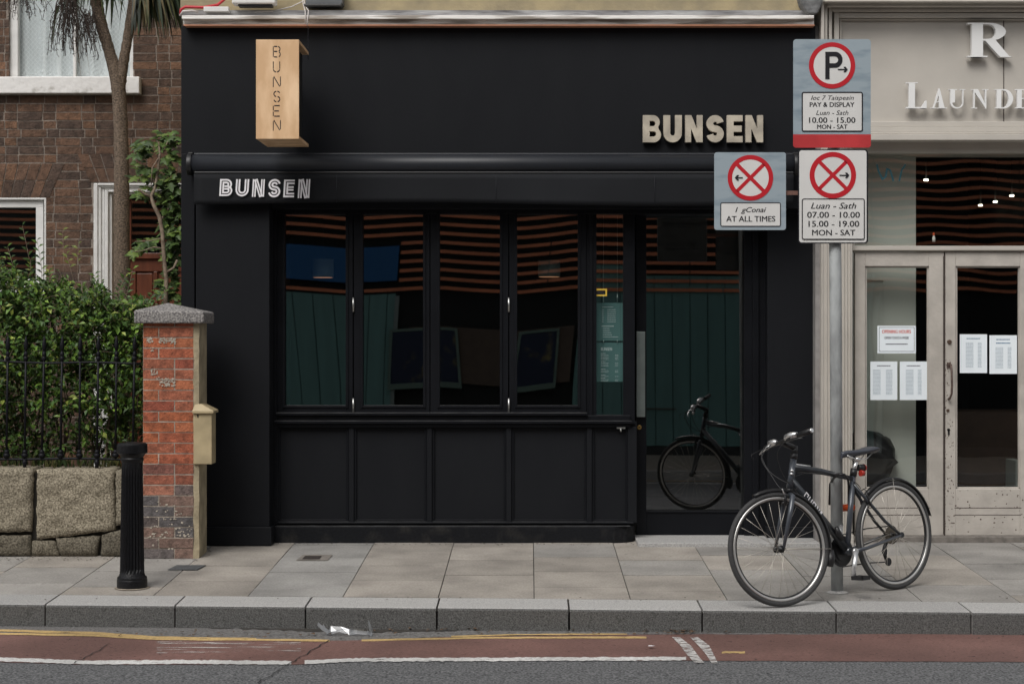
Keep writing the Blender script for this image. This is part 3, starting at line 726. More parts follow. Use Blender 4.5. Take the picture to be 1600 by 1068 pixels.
# ---------------------------------------------------------------- laundry shop
la=thing('laundry_shopfront','cream painted timber laundry shop front with glazed double doors','shopfront',(2.9,0,0))
XR=1760
b=MB()
b.pbox(1283,212,1302,850,13.33,.5); b.pbox(1302,212,1332,850,13.36,.4)
for x in(1284,1290.5,1296,1317,1322,1327): b.pbox(x,213,x+2.2,848,13.322 if x<1300 else 13.35,.02)
b.pbox(1282,835,1334,852,13.30,.4)
b.build('pilaster',M['cream'],la,.003)
b=MB(); b.pbox(1274,41,1283.3,850,13.38,.3); b.build('edge_board',mat('grey_edge',(.30,.285,.275),.8,var=.3,vs=10),la)
# fascia & mouldings: nested frames
b=MB(); b.pbox(1283,-60,XR,238,13.42,.4); b.build('fascia',M['cream'],la)
def frame3(x0,y0,yb,wd,d,mb):
    mb.pbox(x0,y0,x0+wd,yb,d,.05); mb.pbox(x0+wd,y0,XR,y0+wd*.75,d,.05)
b=MB()
b.pbox(1283,-40,1288,212,13.26,.12); b.pbox(1288,0,XR,3,13.2,.2)
b.pbox(1288,3,1293,212,13.30,.1); b.pbox(1293,5,XR,10,13.27,.14)
b.pbox(1295,10,1300,212,13.33,.08); b.pbox(1300,13,XR,18,13.33,.08)
b.pbox(1303.5,18,1311.5,212,13.36,.05); b.pbox(1311.5,20,XR,28,13.36,.05)
b.pbox(1312.5,29.5,1315,190,13.385,.03); b.pbox(1315,29.5,XR,31.5,13.385,.03)
b.pbox(1315,190,XR,198,13.37,.05); b.pbox(1313,198,XR,206,13.34,.08); b.pbox(1311,206,XR,209.5,13.30,.12); b.pbox(1310,209.5,XR,219,13.27,.15)
b.build('moulding',M['cream'],la,.004,3)
b=MB(); b.pbox(1567.8,32,1569,190,13.416,.006); b.build('seam',M['seam'],la)
# transom
dt=13.5
b=MB(); b.pbox(1332,219,XR,239,13.44,.1); b.pbox(1332,384,XR,391,13.44,.12); b.pbox(1332,391,XR,393,13.46,.1); b.pbox(1332,238,1336,384,13.46,.08); b.build('transom_frame',M['cream'],la,.003)
b.v=[];
pane('transom_glass',1335,238,XR,385,dt,M['glassl'],.0,la)
pg=bpy.data.objects[-1] if False else None
# doors
dd=13.47
def ldoor(x0,x1,g0,g1):
    m=MB(); m.pbox(x0,394,g0,836,dd,.06); m.pbox(g1,394,x1,836,dd,.06); m.pbox(g0,394,g1,416,dd,.06); m.pbox(g0,763,g1,836,dd,.06)
    m.pbox(g0,776,g1,777.3,dd-.004,.006) if 0 else None
    o=m.build('door',M['creamo'],la,.004)
    m=MB(); 
    for a in((g0,416,g0+2.4,763),(g1-2.4,416,g1,763),(g0,416,g1,418.2),(g0,760.5,g1,763)): m.pbox(*a,dd+.015,.03)
    m.build('bead',M['creamo'],o,.002)
    m=MB()
    for y in(792.5,803.5): m.pbox(g0-2,y,g1+2,y+.9,dd-.0015,.002)
    m.build('groove',M['seam'],o)
    pane('door_glass',g0+1,417,g1-1,762,dd+.035,M['glassl'],.0015,o)
    return o
d1=ldoor(1336,1475,1352,1451.5); d2=ldoor(1477,1614,1493.5,1594); d3=ldoor(1616,XR,1632,1740)
m=MB(); m.pbox(1475.2,394,1476.8,836,dd+.02,.03); m.pbox(1474,400,1476,834,dd-.008,.01); m.build('meeting_stile',M['seam'],la)
b=MB(); b.pbox(1333,836,XR,838,dd+.01,.05); b.build('door_gap',M['seam'],la)
b=MB(); b.pbox(1333,838,XR,851,13.38,.3); b.build('doorstep',mat('step_stone',(.20,.18,.16),.85,var=.4,vs=20,bump=.4),la,.005)
h=MB(); dh=dd-.04
h.tube([W(1484,570,dd),W(1486,570,dh),W(1487,580,dh-.01),W(1487.5,600,dh-.015),W(1487,615,dh-.01),W(1484,622,dh),W(1482,623,dd)],[.009,.009,.008,.008,.008,.009,.009],8)
h.pbox(1479.5,566,1486,575,dd-.006,.006); h.build('door_handle',mat('old_handle',(.20,.14,.12),.5,.5,var=.5,vs=60),d2)
h=MB()
c=W(1483.5,534,dd); h.tube([c,c+Vector((0,-.012,0))],[.018,.014],14); c=W(1481,641,dd); h.tube([c,c+Vector((0,-.006,0))],.012,12); h.build('lock',mat('lock_brown',(.12,.08,.06),.5,.6),d2)
h=MB(); c=W(1482,671,dd); h.tube([c,c+Vector((0,-.003,0))],.011,10); h.pbox(1481,671,1484,679,dd-.003,.003); h.build('keyhole',M['dark'],d2)
# chipped paint specks on the meeting stile
h=MB(); random.seed(5)
for i in range(150):
    px=rnd(1476,1490) if i%3 else rnd(1477,1600); py=rnd(560,834) if i%3 else rnd(765,834)
    if i%3 and 566<py<625: px=rnd(1477,1483)
    s=rnd(.4,1.1)
    pts=[(px+s*rnd(.5,1.2)*math.cos(a)*(1 if i%3 else 1.6),py+s*rnd(.6,1.8)*math.sin(a)) for a in(0,1.2,2.4,3.6,4.9)]
    h.prism([pts],pxfn(dd-.0012),.0009)
h.build('paint_chip',mat('bare_wood',(.09,.06,.045),.9),d2)
# letters
def serif(ch,w_):
    tk=.24; th=.055; s=.035
    P=[]
    def bar(x0,x1,y0,y1): P.append([[(x0,y0),(x1,y0),(x1,y1),(x0,y1)]])
    if ch=='L':
        bar(.10,.10+tk,0,1); bar(0,.10+tk+.10,1-s,1); bar(0,w_,0,th); P.append([[(w_,0),(w_,.30),(w_-.04,.30),(w_-.20,th),(w_-.22,0)]])
    if ch=='A':
        P.append([[(.12,0),(w_*.50,1),(w_*.56,.86),(.19,0)]]); P.append([[(w_*.50,1),(w_*.46,1),(w_-.40,0),(w_-.12,0),(w_*.56,1)]]) ; bar(w_*.25,w_*.68,.30,.35); bar(0,.32,0,s); bar(w_-.50,w_,0,s)
    if ch=='U':
        c=[(.10,1),(.10,.30)]+arc(w_*.5,.30,w_*.5-.10,.30,180,360,14)+[(w_-.10,1),(w_-.16,1)]+arc(w_*.53,.32,w_*.47-.15,.26,360,180,14)+[(.10+tk,.32),(.10+tk,1)]
        P.append([c]); bar(0,.45,1-s,1); bar(w_-.30,w_,1-s,1)
    if ch=='N':
        bar(.12,.19,0,1); P.append([[(.08,1),(.36,1),(w_-.12,.10),(w_-.12,-.02),(w_-.16,0)]]); bar(w_-.19,w_-.12,0,1); bar(0,.32,0,s); bar(0,.3,1-s,1); bar(w_-.32,w_,1-s,1)
    if ch=='D':
        P.append([[(.10,0),(.10,1),(w_*.5,1)]+arc(w_*.5,.5,w_*.5,.5,90,-90,18)[1:],[(.10+tk,th),(w_*.45,th)]+arc(w_*.45,.5,w_*.55-.24,.5-th,-90,90,14)+[(.10+tk,1-th)]]); bar(0,.12,0,s); bar(0,.12,1-s,1)
    if ch=='E':
        bar(.10,.10+tk,0,1); bar(0,w_,0,th); bar(0,w_,1-th,1); bar(.3,w_*.72,.49,.54); P.append([[(w_*.66,.52),(w_*.75,.64),(w_*.75,.40)]])
        P.append([[(w_,0),(w_,.28),(w_-.04,.28),(w_-.18,0)]]); P.append([[(w_,1),(w_,.74),(w_-.04,.74),(w_-.16,1)]])
    if ch=='R':
        bar(.12,.12+.33,0,1); bar(0,.58,0,s); bar(0,.2,1-s,1)
        P.append([[(.3,1),(.62,1)]+arc(.62,.74,.50,.26,90,-90,14)[1:]+[(.3,.48),(.45,.53)]+[(.60,.53)]+arc(.60,.745,.22,.215,-90,90,12)[1:]+[(.45,.96),(.3,.96)]])
        P.append([[(.50,.50),(.80,.52),(w_-.06,.03),(w_+.03,0),(w_-.32,0)]])
    return P
lt=thing('laundry_lettering','white raised serif letters on the cream fascia, a large R above LAUNDE','sign',W(1500,170,13.4))
for ch,x0,x1,y0,y1,dep in[('R',1512,1580,35.7,89.2,.05),('L',1416,1448,128.8,169.4,.035),('A',1453.8,1480,138.5,169.4,.03),('U',1482,1508.6,139.4,169.6,.03),('N',1517.5,1545,139.4,169.4,.03),('D',1554.5,1583,139.4,169.4,.03),('E',1586.5,1607,139.4,169.4,.03)]:
    b=MB(); hh=y1-y0; dl=13.345; k=0
    for g in serif(ch,(x1-x0)/hh):
        k+=1; b.prism(g,lambda x,y,t,k=k:Vector((X(x0+x*hh,dl),Yd(dl)+.0004*k+t,Z(y1-y*hh,dl))),dep)
    b.build('letter',M['wlet'],lt)
    
# interior of the laundry
X0,X1=X(1330,13.5),X(XR,13.5)
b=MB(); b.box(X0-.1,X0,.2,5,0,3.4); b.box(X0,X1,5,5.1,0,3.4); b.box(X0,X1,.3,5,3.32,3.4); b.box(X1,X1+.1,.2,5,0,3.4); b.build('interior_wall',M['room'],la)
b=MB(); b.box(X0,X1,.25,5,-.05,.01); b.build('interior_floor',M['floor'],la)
dp=13.78
b=MB(); b.pbox(1326,235,1431,800,dp,.04); b.pbox(1380,438,1383,760,dp-.01,.01); b.pbox(1326,436,1383,438,dp-.01,.01); b.build('partition',M['roomg'],la)
b=MB(); b.box(X(1470,15),X(1700,15),Yd(15),Yd(15.6),0,.9); b.build('counter',mat('counter_brown',(.06,.035,.025),.6,var=.3),la)
b=MB(); b.pbox(1587,720,1600,775,14.3,.3); b.build('side_panel',mat('pale_panel',(.3,.33,.31),.7),la)
for px,py,dx in[(1447,281,15.3),(1532,320.5,17.2),(1555,315,16.6),(1581,305.5,16.0)]:
    t=thing('ceiling_spotlight',{1447:'lit ceiling spotlight, leftmost and highest behind the laundry transom glass',1532:'lit ceiling spotlight, lowest of the four behind the transom',1555:'lit ceiling spotlight just right of the lowest one behind the transom',1581:'lit ceiling spotlight, rightmost behind the transom glass'}[px],'spotlight',W(px,py,dx),'lit spotlights inside the laundry')
    b=MB(); c=W(px,py,dx); b.lathe([(.017,-.008),(.020,0),(.017,.005)],c,16); b.build('lamp',M['lamp'],t)
    b=MB(); b.lathe([(.006,.007),(.006,3.32-c.z)],c,8); b.build('stem',M['oppdark'],t)
# bag / chair silhouette behind left door
t=thing('black_bag','crumpled black plastic laundry bag standing behind the left laundry door','bag',W(1375,800,13.8))
b=MB(); cc=W(1352,715,13.78); random.seed(3)
for j in range(9):
    for i in range(16):
        th=math.pi*j/8; ph=2*math.pi*i/16; r=1+.12*math.sin(ph*3+j)+.08*math.sin(ph*5)
        b.v.append((cc.x+.245*math.sin(th)*math.cos(ph)*r,cc.y+.14*math.sin(th)*math.sin(ph)*r,cc.z+.235*math.cos(th)-.02))
for j in range(8):
    for i in range(16): b.face([j*16+i,j*16+(i+1)%16,(j+1)*16+(i+1)%16,(j+1)*16+i],None,True)
q=[W(1378,700,13.66),W(1390,706,13.66),W(1404,722,13.66),W(1396,728,13.66),W(1384,732,13.66),W(1372,734,13.66)]
b.add([tuple(p) for p in q]+[tuple(p+Vector((0,.1,0))) for p in q],[tuple(range(6)),tuple(range(6,12))[::-1]]+[(i,(i+1)%6,6+(i+1)%6,6+i) for i in range(6)])
b.pbox(1340,733,1383,762,13.8,.1)
b.build('sack',M['bag'],t)
# bottle on transom sill
t=thing('bottle','small bottle with orange cap standing on the laundry transom ledge','bottle',W(1459,378,13.6))
b=MB(); b.lathe([(.012,0),(.013,.03),(.007,.045),(.006,.055)],W(1459,378,13.6),12); b.build('body',M['signwhite'],t)
b=MB(); b.lathe([(.009,.05),(.008,.066),(.004,.07)],W(1459,378,13.6),12); b.build('cap',M['lock'],t)
# marker scribble
b=MB(); fs=lambda x,y,t:W(x,y,13.494)+Vector((0,t,0))
b.prism(ribbon([(1370,257),(1373,268),(1379,280),(1384,276),(1386,264),(1391,266),(1396,283)],2.6),fs,.001)
b.prism(ribbon([(1415,257),(1409,266),(1405,283)],2.4),fs,.001)
tag(b.build('graffiti_tag',M['graf']),'dark teal marker scribble on the laundry transom glass','graffiti')
# papers
def paper(x0,y0,x1,y1,d,label,kind,name='paper_notice'):
    t=thing(name,label,'notice',W((x0+x1)/2,y1,d),'paper notices taped inside the laundry doors')
    b=MB(); b.pbox(x0,y0,x1,y1,d,.0015); b.build('sheet',M['paper'],t)
    f=pxfn(d-.001); 
    def ds(mb,xa,xb,y,h=.7):
        x=xa
        while x<xb:
            e=min(x+rnd(1.2,3.6),xb); mb.add([f(x,y,0),f(e,y,0),f(e,y+h,0),f(x,y+h,0)],[(0,3,2,1)]); x=e+.45
    b=MB(); c=MB()
    if kind=='hours':
        r=MB(); text2d('OPENING HOURS',(1378,515,1423,520.5),f,0,r,bold_=.02); r.build('heading',M['inkr'],t,fix=False)
        text2d('OPEN 7 DAYS A WEEK',(1382,525.5,1420,529.5),f,0,b,bold_=.01); ds(b,1384,1418,536.5,1.6)
        for q in((1373.5,511,1428.7,511.6),(1373.5,548.4,1428.7,549),(1373.5,511,1374.1,549),(1428.1,511,1428.7,549)): b.add([f(q[0],q[1],0),f(q[2],q[1],0),f(q[2],q[3],0),f(q[0],q[3],0)],[(0,3,2,1)])
        b.build('print',M['inkd'],t,fix=False)
    else:
        w_=x1-x0; ds(c,x0+w_*.25,x1-w_*.25,y0+6,1.3)
        if kind=='bold': ds(c,x0+w_*.24,x1-w_*.24,y0+11.5,1.6)
        c.build('heading',M['inkb'] if x0>1480 else M['inkd'],t,fix=False)
        y=y0+13+(6 if kind=='bold' else 0)
        while y<y1-9:
            if kind=='two': ds(b,x0+w_*.1,x0+w_*.38,y); ds(b,x0+w_*.58,x0+w_*.82,y)
            else: ds(b,x0+w_*.22,x0+w_*.5,y); ds(b,x0+w_*.66,x0+w_*.8,y)
            y+=2.1
        b.build('print',M['ink'],t,fix=False)
dq=13.503
paper(1371,508.7,1431,551.7,dq,'white notice with red OPENING HOURS heading in the left laundry door','hours')
paper(1360,564.5,1402,624.5,dq,'white price list, left of the pair below the opening hours notice','two')
paper(1406,564.5,1448.5,624.5,dq,'white price list, right of the pair below the opening hours notice','one')
paper(1499.7,522,1542.3,582.5,dq,'white price list, left of the pair in the right laundry door','one')
paper(1546,523.5,1589,583.7,dq,'white notice with bold second line, right of the pair in the right laundry door','bold')
b=MB(); b.box(X(1274,13.4),X(XR,13.4),Yd(13.5),1.6,Z(0,13.45)+.3,9); tag(b.build('laundry_upper_wall',M['oppwall']),'wall above the cream laundry fascia','wall')
b=MB(); random.seed(21)
prof=[(1248,-12),(1252,5),(1262,22),(1278,22),(1286,4),(1286,-14)]
b.prism([prof],pxfn(13.2),.16); o_=b.build('console_bracket',mat('grey_stone',(.20,.20,.20),.85,var=.4,vs=20,bump=.8,bs=25),None,.02,3)
tag(o_,'weathered grey stone console at the junction of the two shop fascias','bracket')
# ---------------------------------------------------------------- sign post
gp_=G(Yd(11.27)); sp=thing('sign_post','galvanised post carrying three parking regulation plates behind the bicycle','sign post',Vector((X(1308,11.27),Yd(11.27),gp_)))
px0=X(1308,11.27); pr=.0385
b=MB(); b.tube([(px0,Yd(11.27),gp_-.02),(px0-.01,Yd(11.27),1.9),(px0-.028,Yd(11.27),Z(70,11.27))],pr,20); b.build('pole',M['pole'],sp)
b=MB(); b.lathe([(.075,0),(.06,.006),(.040,.012)],(px0,Yd(11.27),gp_),18); b.build('footing',M['kerb'],sp)
b=MB(); b.pbox(1225,298,1300,304.5,11.235,.02); b.build('bracket',M['rust'],sp)
def rrect(x0,y0,x1,y1,r,n=5):
    P=[]
    for cx,cy,a in((x1-r,y0+r,-90),(x1-r,y1-r,0),(x0+r,y1-r,90),(x0+r,y0+r,180)): P+=[(cx+r*math.cos(R(a+90*i/n)),cy+r*math.sin(R(a+90*i/n))) for i in range(n+1)]
    return P
def circ(cx,cy,r,n=48): return [(cx+r*math.cos(2*math.pi*i/n),cy+r*math.sin(2*math.pi*i/n)) for i in range(n)]
def arrow(cx,cy,L,s,t=1.7,hd=4.2):
    P=[(-L/2,-t/2),(L/2-4,-t/2),(L/2-6.2,-hd),(L/2-3,-hd),(L/2+.5,0),(L/2-3,hd),(L/2-6.2,hd),(L/2-4,t/2),(-L/2,t/2)]
    return [(cx+s*x,cy+y) for x,y in P]
dz=11.205
def lay(k): 
    return lambda x,y,t:W(x,y,dz)+Vector((0,-.0012*k+t*.001,0))
def plate(outer,m,label,back=True):
    b=MB(); b.prism([outer],lambda x,y,t:W(x,y,dz)+Vector((0,t,0)),.0025); o=b.build('sign_plate',m,sp); o['label']=label
    b=MB(); c=[(x,y) for x,y in outer]; cx=sum(p[0] for p in c)/len(c); cy=sum(p[1] for p in c)/len(c)
    b.prism([[(cx+(x-cx)*.985,cy+(y-cy)*.985) for x,y in c]],lambda x,y,t:W(x,y,dz)+Vector((0,.003+t,0)),.004)
    b.pbox(cx-40,cy-30,cx+40,cy-26,dz+.008,.02); b.pbox(cx-40,cy+26,cx+40,cy+30,dz+.008,.02)
    b.build('backing',M['signback'],o); return o
def disc(o,cx,cy,ro,ri_,x_):
    b=MB(); b.prism([circ(cx,cy,ri_+.3)],lay(1),1); b.build('disc',M['signwhite'],o)
    b=MB(); b.prism([circ(cx,cy,ro),circ(cx,cy,ri_)[::-1]],lay(2),1)
    if x_:
        for s in(1,-1):
            k=.7071*(ri_+1); w_=2.8*.7071
            b.prism([[(cx-k-w_,cy-s*(k-w_)),(cx-k+w_,cy-s*(k+w_)),(cx+k+w_,cy+s*(k-w_)),(cx+k-w_,cy+s*(k+w_))]],lay(2.2+.2*s),1)
    b.build('red_ring',M['signred'],o)
def tplate(o,x0,y0,x1,y1,bw,r,lines,k=1,inset=None):
    b=MB(); b.prism([rrect(x0,y0,x1,y1,r),rrect(x0+bw,y0+bw,x1-bw,y1-bw,max(r-bw,.6))[::-1]],lay(k+1),1)
    for s,bb,sh,bo in lines: text2d(s,bb,lambda x,y,t:W(x,y,dz)+Vector((0,-.0012*(k+1),0)),0,b,sh,bo)
    b.build('lettering',M['signblack'],o)
    b=MB(); b.prism([rrect(x0+bw*.5,y0+bw*.5,x1-bw*.5,y1-bw*.5,max(r-bw*.5,.6))],lay(k),1); b.build('panel',M['signwhite'],o)
s1=plate(rrect(1239.4,61.5,1360.6,230.5,5),M['signblue'],'blue grey pay and display parking plate with red band')
disc(s1,1300,102.5,36.2,29,False)
b=MB(); b.prism([[(1289.4,81.3),(1289.4,123.8),(1296,123.8),(1296,106),(1305,106)]+[(1305+11.3*math.cos(R(a)),93.6-12.35*math.sin(R(a))) for a in range(-90,91,15)],[(1296,88.2),(1304,88.2)]+[(1304+5.4*math.cos(R(a)),93.7-5.5*math.sin(R(a))) for a in range(75,-91,-15)]+[(1296,99.2)]],lay(3.5),1)
b.prism([arrow(1316.5,108.8,15,1)],lay(3.7),1); b.build('letter',M['signblack'],s1)
tplate(s1,1252.5,143.7,1348.2,206,1.9,3.5,[('Ioc 7 Taispeain',(1267,149.5,1334,158.6),.3,.006),('PAY & DISPLAY',(1265,160,1334.5,167.2),0,.016),('Luan - Sath',(1275,172.7,1325.5,179.9),.3,.008),('10.00 - 15.00',(1264,183.5,1336,192.2),0,.016),('MON - SAT',(1276.6,194.8,1323.5,201.6),0,.014)],1.6)
b=MB(); b.prism([rrect(1239.2,210,1360.8,230.8,4.5)],lay(1.2),1); b.prism([[(1239.2,210),(1360.8,210),(1360.8,216),(1239.2,216)]],lay(1.25),1); b.build('red_band',M['redband'],s1)
s2=plate(rrect(1247,233.5,1356.3,380.5,5),M['signblack'],'white no stopping plate with black edge and arrow pointing right')
b=MB(); b.prism([rrect(1248.8,235,1354,378.6,4)],lay(.4),1); b.build('face',M['signwhite'],s2)
disc(s2,1301.2,273.8,36.3,28.6,True)
b=MB(); b.prism([arrow(1319,274,15,1)],lay(3.7),1); b.build('arrow',M['signblack'],s2)
tplate(s2,1252.7,310.2,1351,374.4,1.5,3.5,[('Luan - Sath',(1266.7,316.7,1337.5,326.2),.3,.012),('07.00 - 10.00',(1261,331,1343,340.3),0,.014),('15.00 - 19.00',(1263,345,1342,354.3),0,.014),('MON - SAT',(1268.6,359,1335.8,367.9),0,.016)],3)
s3=plate(rrect(1116,238,1228,359.3,4),M['signblue'],'smaller blue grey no stopping plate on a side bracket')
disc(s3,1172.5,277.8,35.6,28.7,True)
b=MB(); b.prism([arrow(1154.5,277.8,12,-1)],lay(3.7),1); b.build('arrow',M['signblack'],s3)
tplate(s3,1125.5,316.2,1220,354,1.3,3,[('I  gConai',(1148.8,323.6,1196.8,334.2),.3,.01),('AT ALL TIMES',(1134.5,337.5,1211,346.3),0,.014)],1.6)
# ---------------------------------------------------------------- bicycle
Rc=Vector((X(1403,11.38),Yd(11.38),G(Yd(11.38)))); U=Vector((-.808,-.589,-.589*SL)).normalized(); V=Vector((-U.y,U.x,0)).normalized(); UP=U.cross(V)
lean=R(4.5)
Wz=UP*math.cos(lean)-V*math.sin(lean); Vv=V*math.cos(lean)+UP*math.sin(lean)
def BK(p): return Rc+U*p[0]+Vv*p[1]+Wz*p[2]
ax0=Vector((.885,0,.70)); ax1=Vector((.835,0,.875)); axd=(ax1-ax0).normalized()
ST=Matrix.Rotation(R(-15),4,axd)
def FK(p): q=Vector(p); return BK(ax0+ST@(q-ax0))
bk=thing('bicycle','dark grey hybrid bicycle locked to the sign post by the kerb','bicycle',Rc)
HUBR=Vector((0,0,.345)); HUBF=Vector((1.005,0,.345))
def wheel(c,tf,front):
    wt_=thing('wheel','','',(0,0,0)); 
    for k in('label','category'): 
        if k in wt_: del wt_[k]
    b=MB(); Rt=.327; n=64
    wt_.parent=bk; wt_.location=(0,0,0); wt_.matrix_parent_inverse=Matrix.Identity(4)
    def ring(R_,v,n=64): return [tf(c+Vector((R_*math.cos(2*math.pi*i/n),v,R_*math.sin(2*math.pi*i/n)))) for i in range(n)]
    o=[]
    b.tube(ring(Rt,0),.0168,12,close=True); o.append(b.build('tyre',M['tyre']))
    b=MB(); N=n; rs=[(.313,.012),(.305,.0125),(.296,.009),(.296,-.009),(.305,-.0125),(.313,-.012)]
    rings=[ring(a,v) for a,v in rs]
    for q in rings: b.v+= [tuple(p) for p in q]
    for j in range(len(rs)):
        j2=(j+1)%len(rs)
        for i in range(n): b.face([j*n+i,j*n+(i+1)%n,j2*n+(i+1)%n,j2*n+i],None,True)
    o.append(b.build('rim',M['rim']))
    b=MB(); rings=[ring(a,v) for a,v in((.2955,.0095),(.288,.006),(.288,-.006),(.2955,-.0095))]
    for q in rings: b.v+=[tuple(p) for p in q]
    for j in range(3):
        for i in range(n): b.face([j*n+i,j*n+(i+1)%n,(j+1)*n+(i+1)%n,(j+1)*n+i],None,True)
    o.append(b.build('rim_inner',M['rimd']))
    b=MB(); ns=28
    for i in range(ns):
        a=2*math.pi*(i+.5)/ns; side=.03 if i%2 else -.03; cr=R(70 if (i//2)%2 else -70)
        h=c+Vector((.02*math.cos(a+cr),side,.02*math.sin(a+cr))); e=c+Vector((.297*math.cos(a),0,.297*math.sin(a)))
        b.tube([tf(h),tf(e)],.00125,5)
    o.append(b.build('spokes',M['spoke']))
    b=MB(); b.tube([tf(c+Vector((0,v,0))) for v in(-.05,-.036,-.034,-.026,-.024,.024,.026,.034,.036,.05)],[.008,.008,.023,.023,.014,.014,.023,.023,.008,.008],14); o.append(b.build('hub',M['bblack']))
    for q in o: par(q,wt_)
    for q in o: q.matrix_parent_inverse=Matrix.Translation(-Rc)
    return wt_
wheel(HUBR,BK,False); wheel(HUBF,FK,True)
def ring2(c,R_,v,tf,n=40): return [tf(c+Vector((R_*math.cos(2*math.pi*i/n),v,R_*math.sin(2*math.pi*i/n)))) for i in range(n)]
BB=(.43,0,.28)
b=MB()
b.tube([BK((.848,0,.825)),BK((.62,0,.79)),BK((.345,0,.725))],[.021,.019,.015],12)
b.tube([BK((.868,0,.757)),BK((.44,0,.295))],[.022,.024],12)
b.tube([BK((.345,.012,.69)),BK((.12,.045,.44)),BK((.01,.062,.35))],[.011,.010,.009],10)
b.tube([BK((.345,-.012,.69)),BK((.12,-.045,.44)),BK((.01,-.062,.35))],[.011,.010,.009],10)
b.tube([BK((.43,-.036,.28)),BK((.43,.036,.28))],.024,16)
b.tube([BK((-.005,.066,.345)),BK((-.005,.056,.345))],.018,12); b.tube([BK((-.005,-.066,.345)),BK((-.005,-.056,.345))],.018,12)
b.build('frame',M['frame'],bk)
b=MB(); b.tube([BK(BB),BK((.325,0,.765))],[.018,.0175],12); b.build('seat_tube',M['framel'],bk)
b=MB()
for s in(1,-1): b.tube([BK((.42,.03*s,.275)),BK((.30,.05*s,.29)),BK((.01,.065*s,.343))],[.013,.011,.009],10)
b.build('chainstay',M['framel'],bk)
b=MB(); b.tube([BK(ax0),BK(ax1)],.0205,14); b.build('head_tube',M['framel'],bk)
b=MB(); b.tube([FK(ax1+axd*(.001)),FK(ax1+axd*.035)],.022,14); b.tube([FK(ax0-axd*.02),FK(ax0-axd*.001)],.024,14); b.build('headset',M['bblack'],bk)
b=MB(); 
for s in(1,-1): b.tube([FK((.893,0.01*s,.665)),FK((.895,.045*s,.655)),FK((.93,.052*s,.55)),FK((1.0,.052*s,.35))],[.016,.017,.0155,.009],12)
b.build('fork',M['framel'],bk)
# fork brake
b=MB()
for s in(1,-1): b.tube([FK((.945,.035*s,.60)),FK((.935,.03*s,.68))],.008,8); b.tube([FK((.962,.022*s,.615)),FK((.925,.022*s,.625))],.007,8)
b.tube([FK((.935,-.03,.68)),FK((.95,.0,.695)),FK((.935,.05,.685)),FK((.97,.075,.70))],.0028,6); b.build('front_brake',M['bblack'],bk)
b=MB(); b.tube([FK((.938,.04,.668)),FK((.975,.085,.672)),FK((.995,.105,.70))],.004,6); b.build('brake_noodle',M['alloy'],bk)
b=MB()
for s in(1,-1): b.tube([BK((.235,.035*s,.555)),BK((.26,.03*s,.635))],.008,8)
b.tube([BK((.26,-.03,.635)),BK((.25,.01,.655)),BK((.27,.05,.64))],.003,6); b.build('rear_brake',M['bblack'],bk)
# stem and handlebar
sc_=ax1+axd*.07; hb=Vector((.905,0,.985))
b=MB(); b.tube([FK(ax1+axd*.03),FK(ax1+axd*.085)],.0165,12); b.tube([FK(ax1+axd*.07),FK(hb)],[.017,.018],12); b.build('stem',M['bblack'],bk)
def HB(v,du=0,dw=0):
    return FK((hb.x-.045*(abs(v)/.29)**1.6+du,v,hb.z+.012*abs(v)/.29+v*.10+dw))
b=MB(); b.tube([HB(v) for v in(-.29,-.2,-.12,-.05,.05,.12,.2,.29)],[.0112]*3+[.0135]*2+[.0112]*3,12); b.build('handlebar',M['bblack'],bk)
for s in(1,-1):
    b=MB(); b.tube([HB(s*.18),HB(s*.24),HB(s*.292)],[.0165,.0175,.0165],12); b.build('grip',M['bblack'],bk)
    b=MB(); b.tube([HB(s*.291),HB(s*.300)],[.016,.012],12); b.build('bar_end',M['alloy'],bk)
    b=MB(); b.tube([HB(s*.055,.004,.006),HB(s*.08,.012,.012),HB(s*.13,.016,.012),HB(s*.175,.008,.006)],[.012,.019,.021,.014],12); b.build('shifter',M['alloy'],bk)
    b=MB(); b.tube([HB(s*.12,.015,0),HB(s*.13,.045,-.015),HB(s*.19,.06,-.03),HB(s*.27,.05,-.035)],[.010,.009,.006,.005],8); b.build('brake_lever',M['bblack'] if s>0 else M['alloy'],bk)
# cables
b=MB()
def cab(P,r=.0023): 
    P=[Vector(p) for p in P]; out=[]
    for i in range(len(P)-1):
        p0=P[max(i-1,0)];p1=P[i];p2=P[i+1];p3=P[min(i+2,len(P)-1)]
        for k in range(5):
            t=k/5; out.append(.5*((2*p1)+(p2-p0)*t+(2*p0-5*p1+4*p2-p3)*t*t+(3*p1-p0-3*p2+p3)*t*t*t))
    out.append(P[-1]); b.tube(out,r,6)
cab([HB(-.12,.03,-.005),FK((.99,-.11,.93)),FK((.985,-.05,.82)),BK((.93,.03,.74)),BK((.87,.03,.77)),BK((.75,.022,.79))])
cab([HB(-.10,.03,0),FK((1.01,-.08,.90)),FK((1.0,.0,.79)),FK((.985,.06,.71)),FK((.96,.075,.70))])
cab([HB(.12,.03,-.005),FK((.98,.07,.92)),FK((.95,.05,.79)),BK((.88,.035,.70)),BK((.84,.03,.71))])
cab([HB(-.16,.035,-.01),FK((1.03,-.16,.93)),FK((1.02,-.16,.90))],.002)
cab([BK((.83,.02,.79)),BK((.6,.024,.765)),BK((.36,.02,.71)),BK((.3,.03,.66))],.0022)
b.build('cable',M['bblack'],bk)
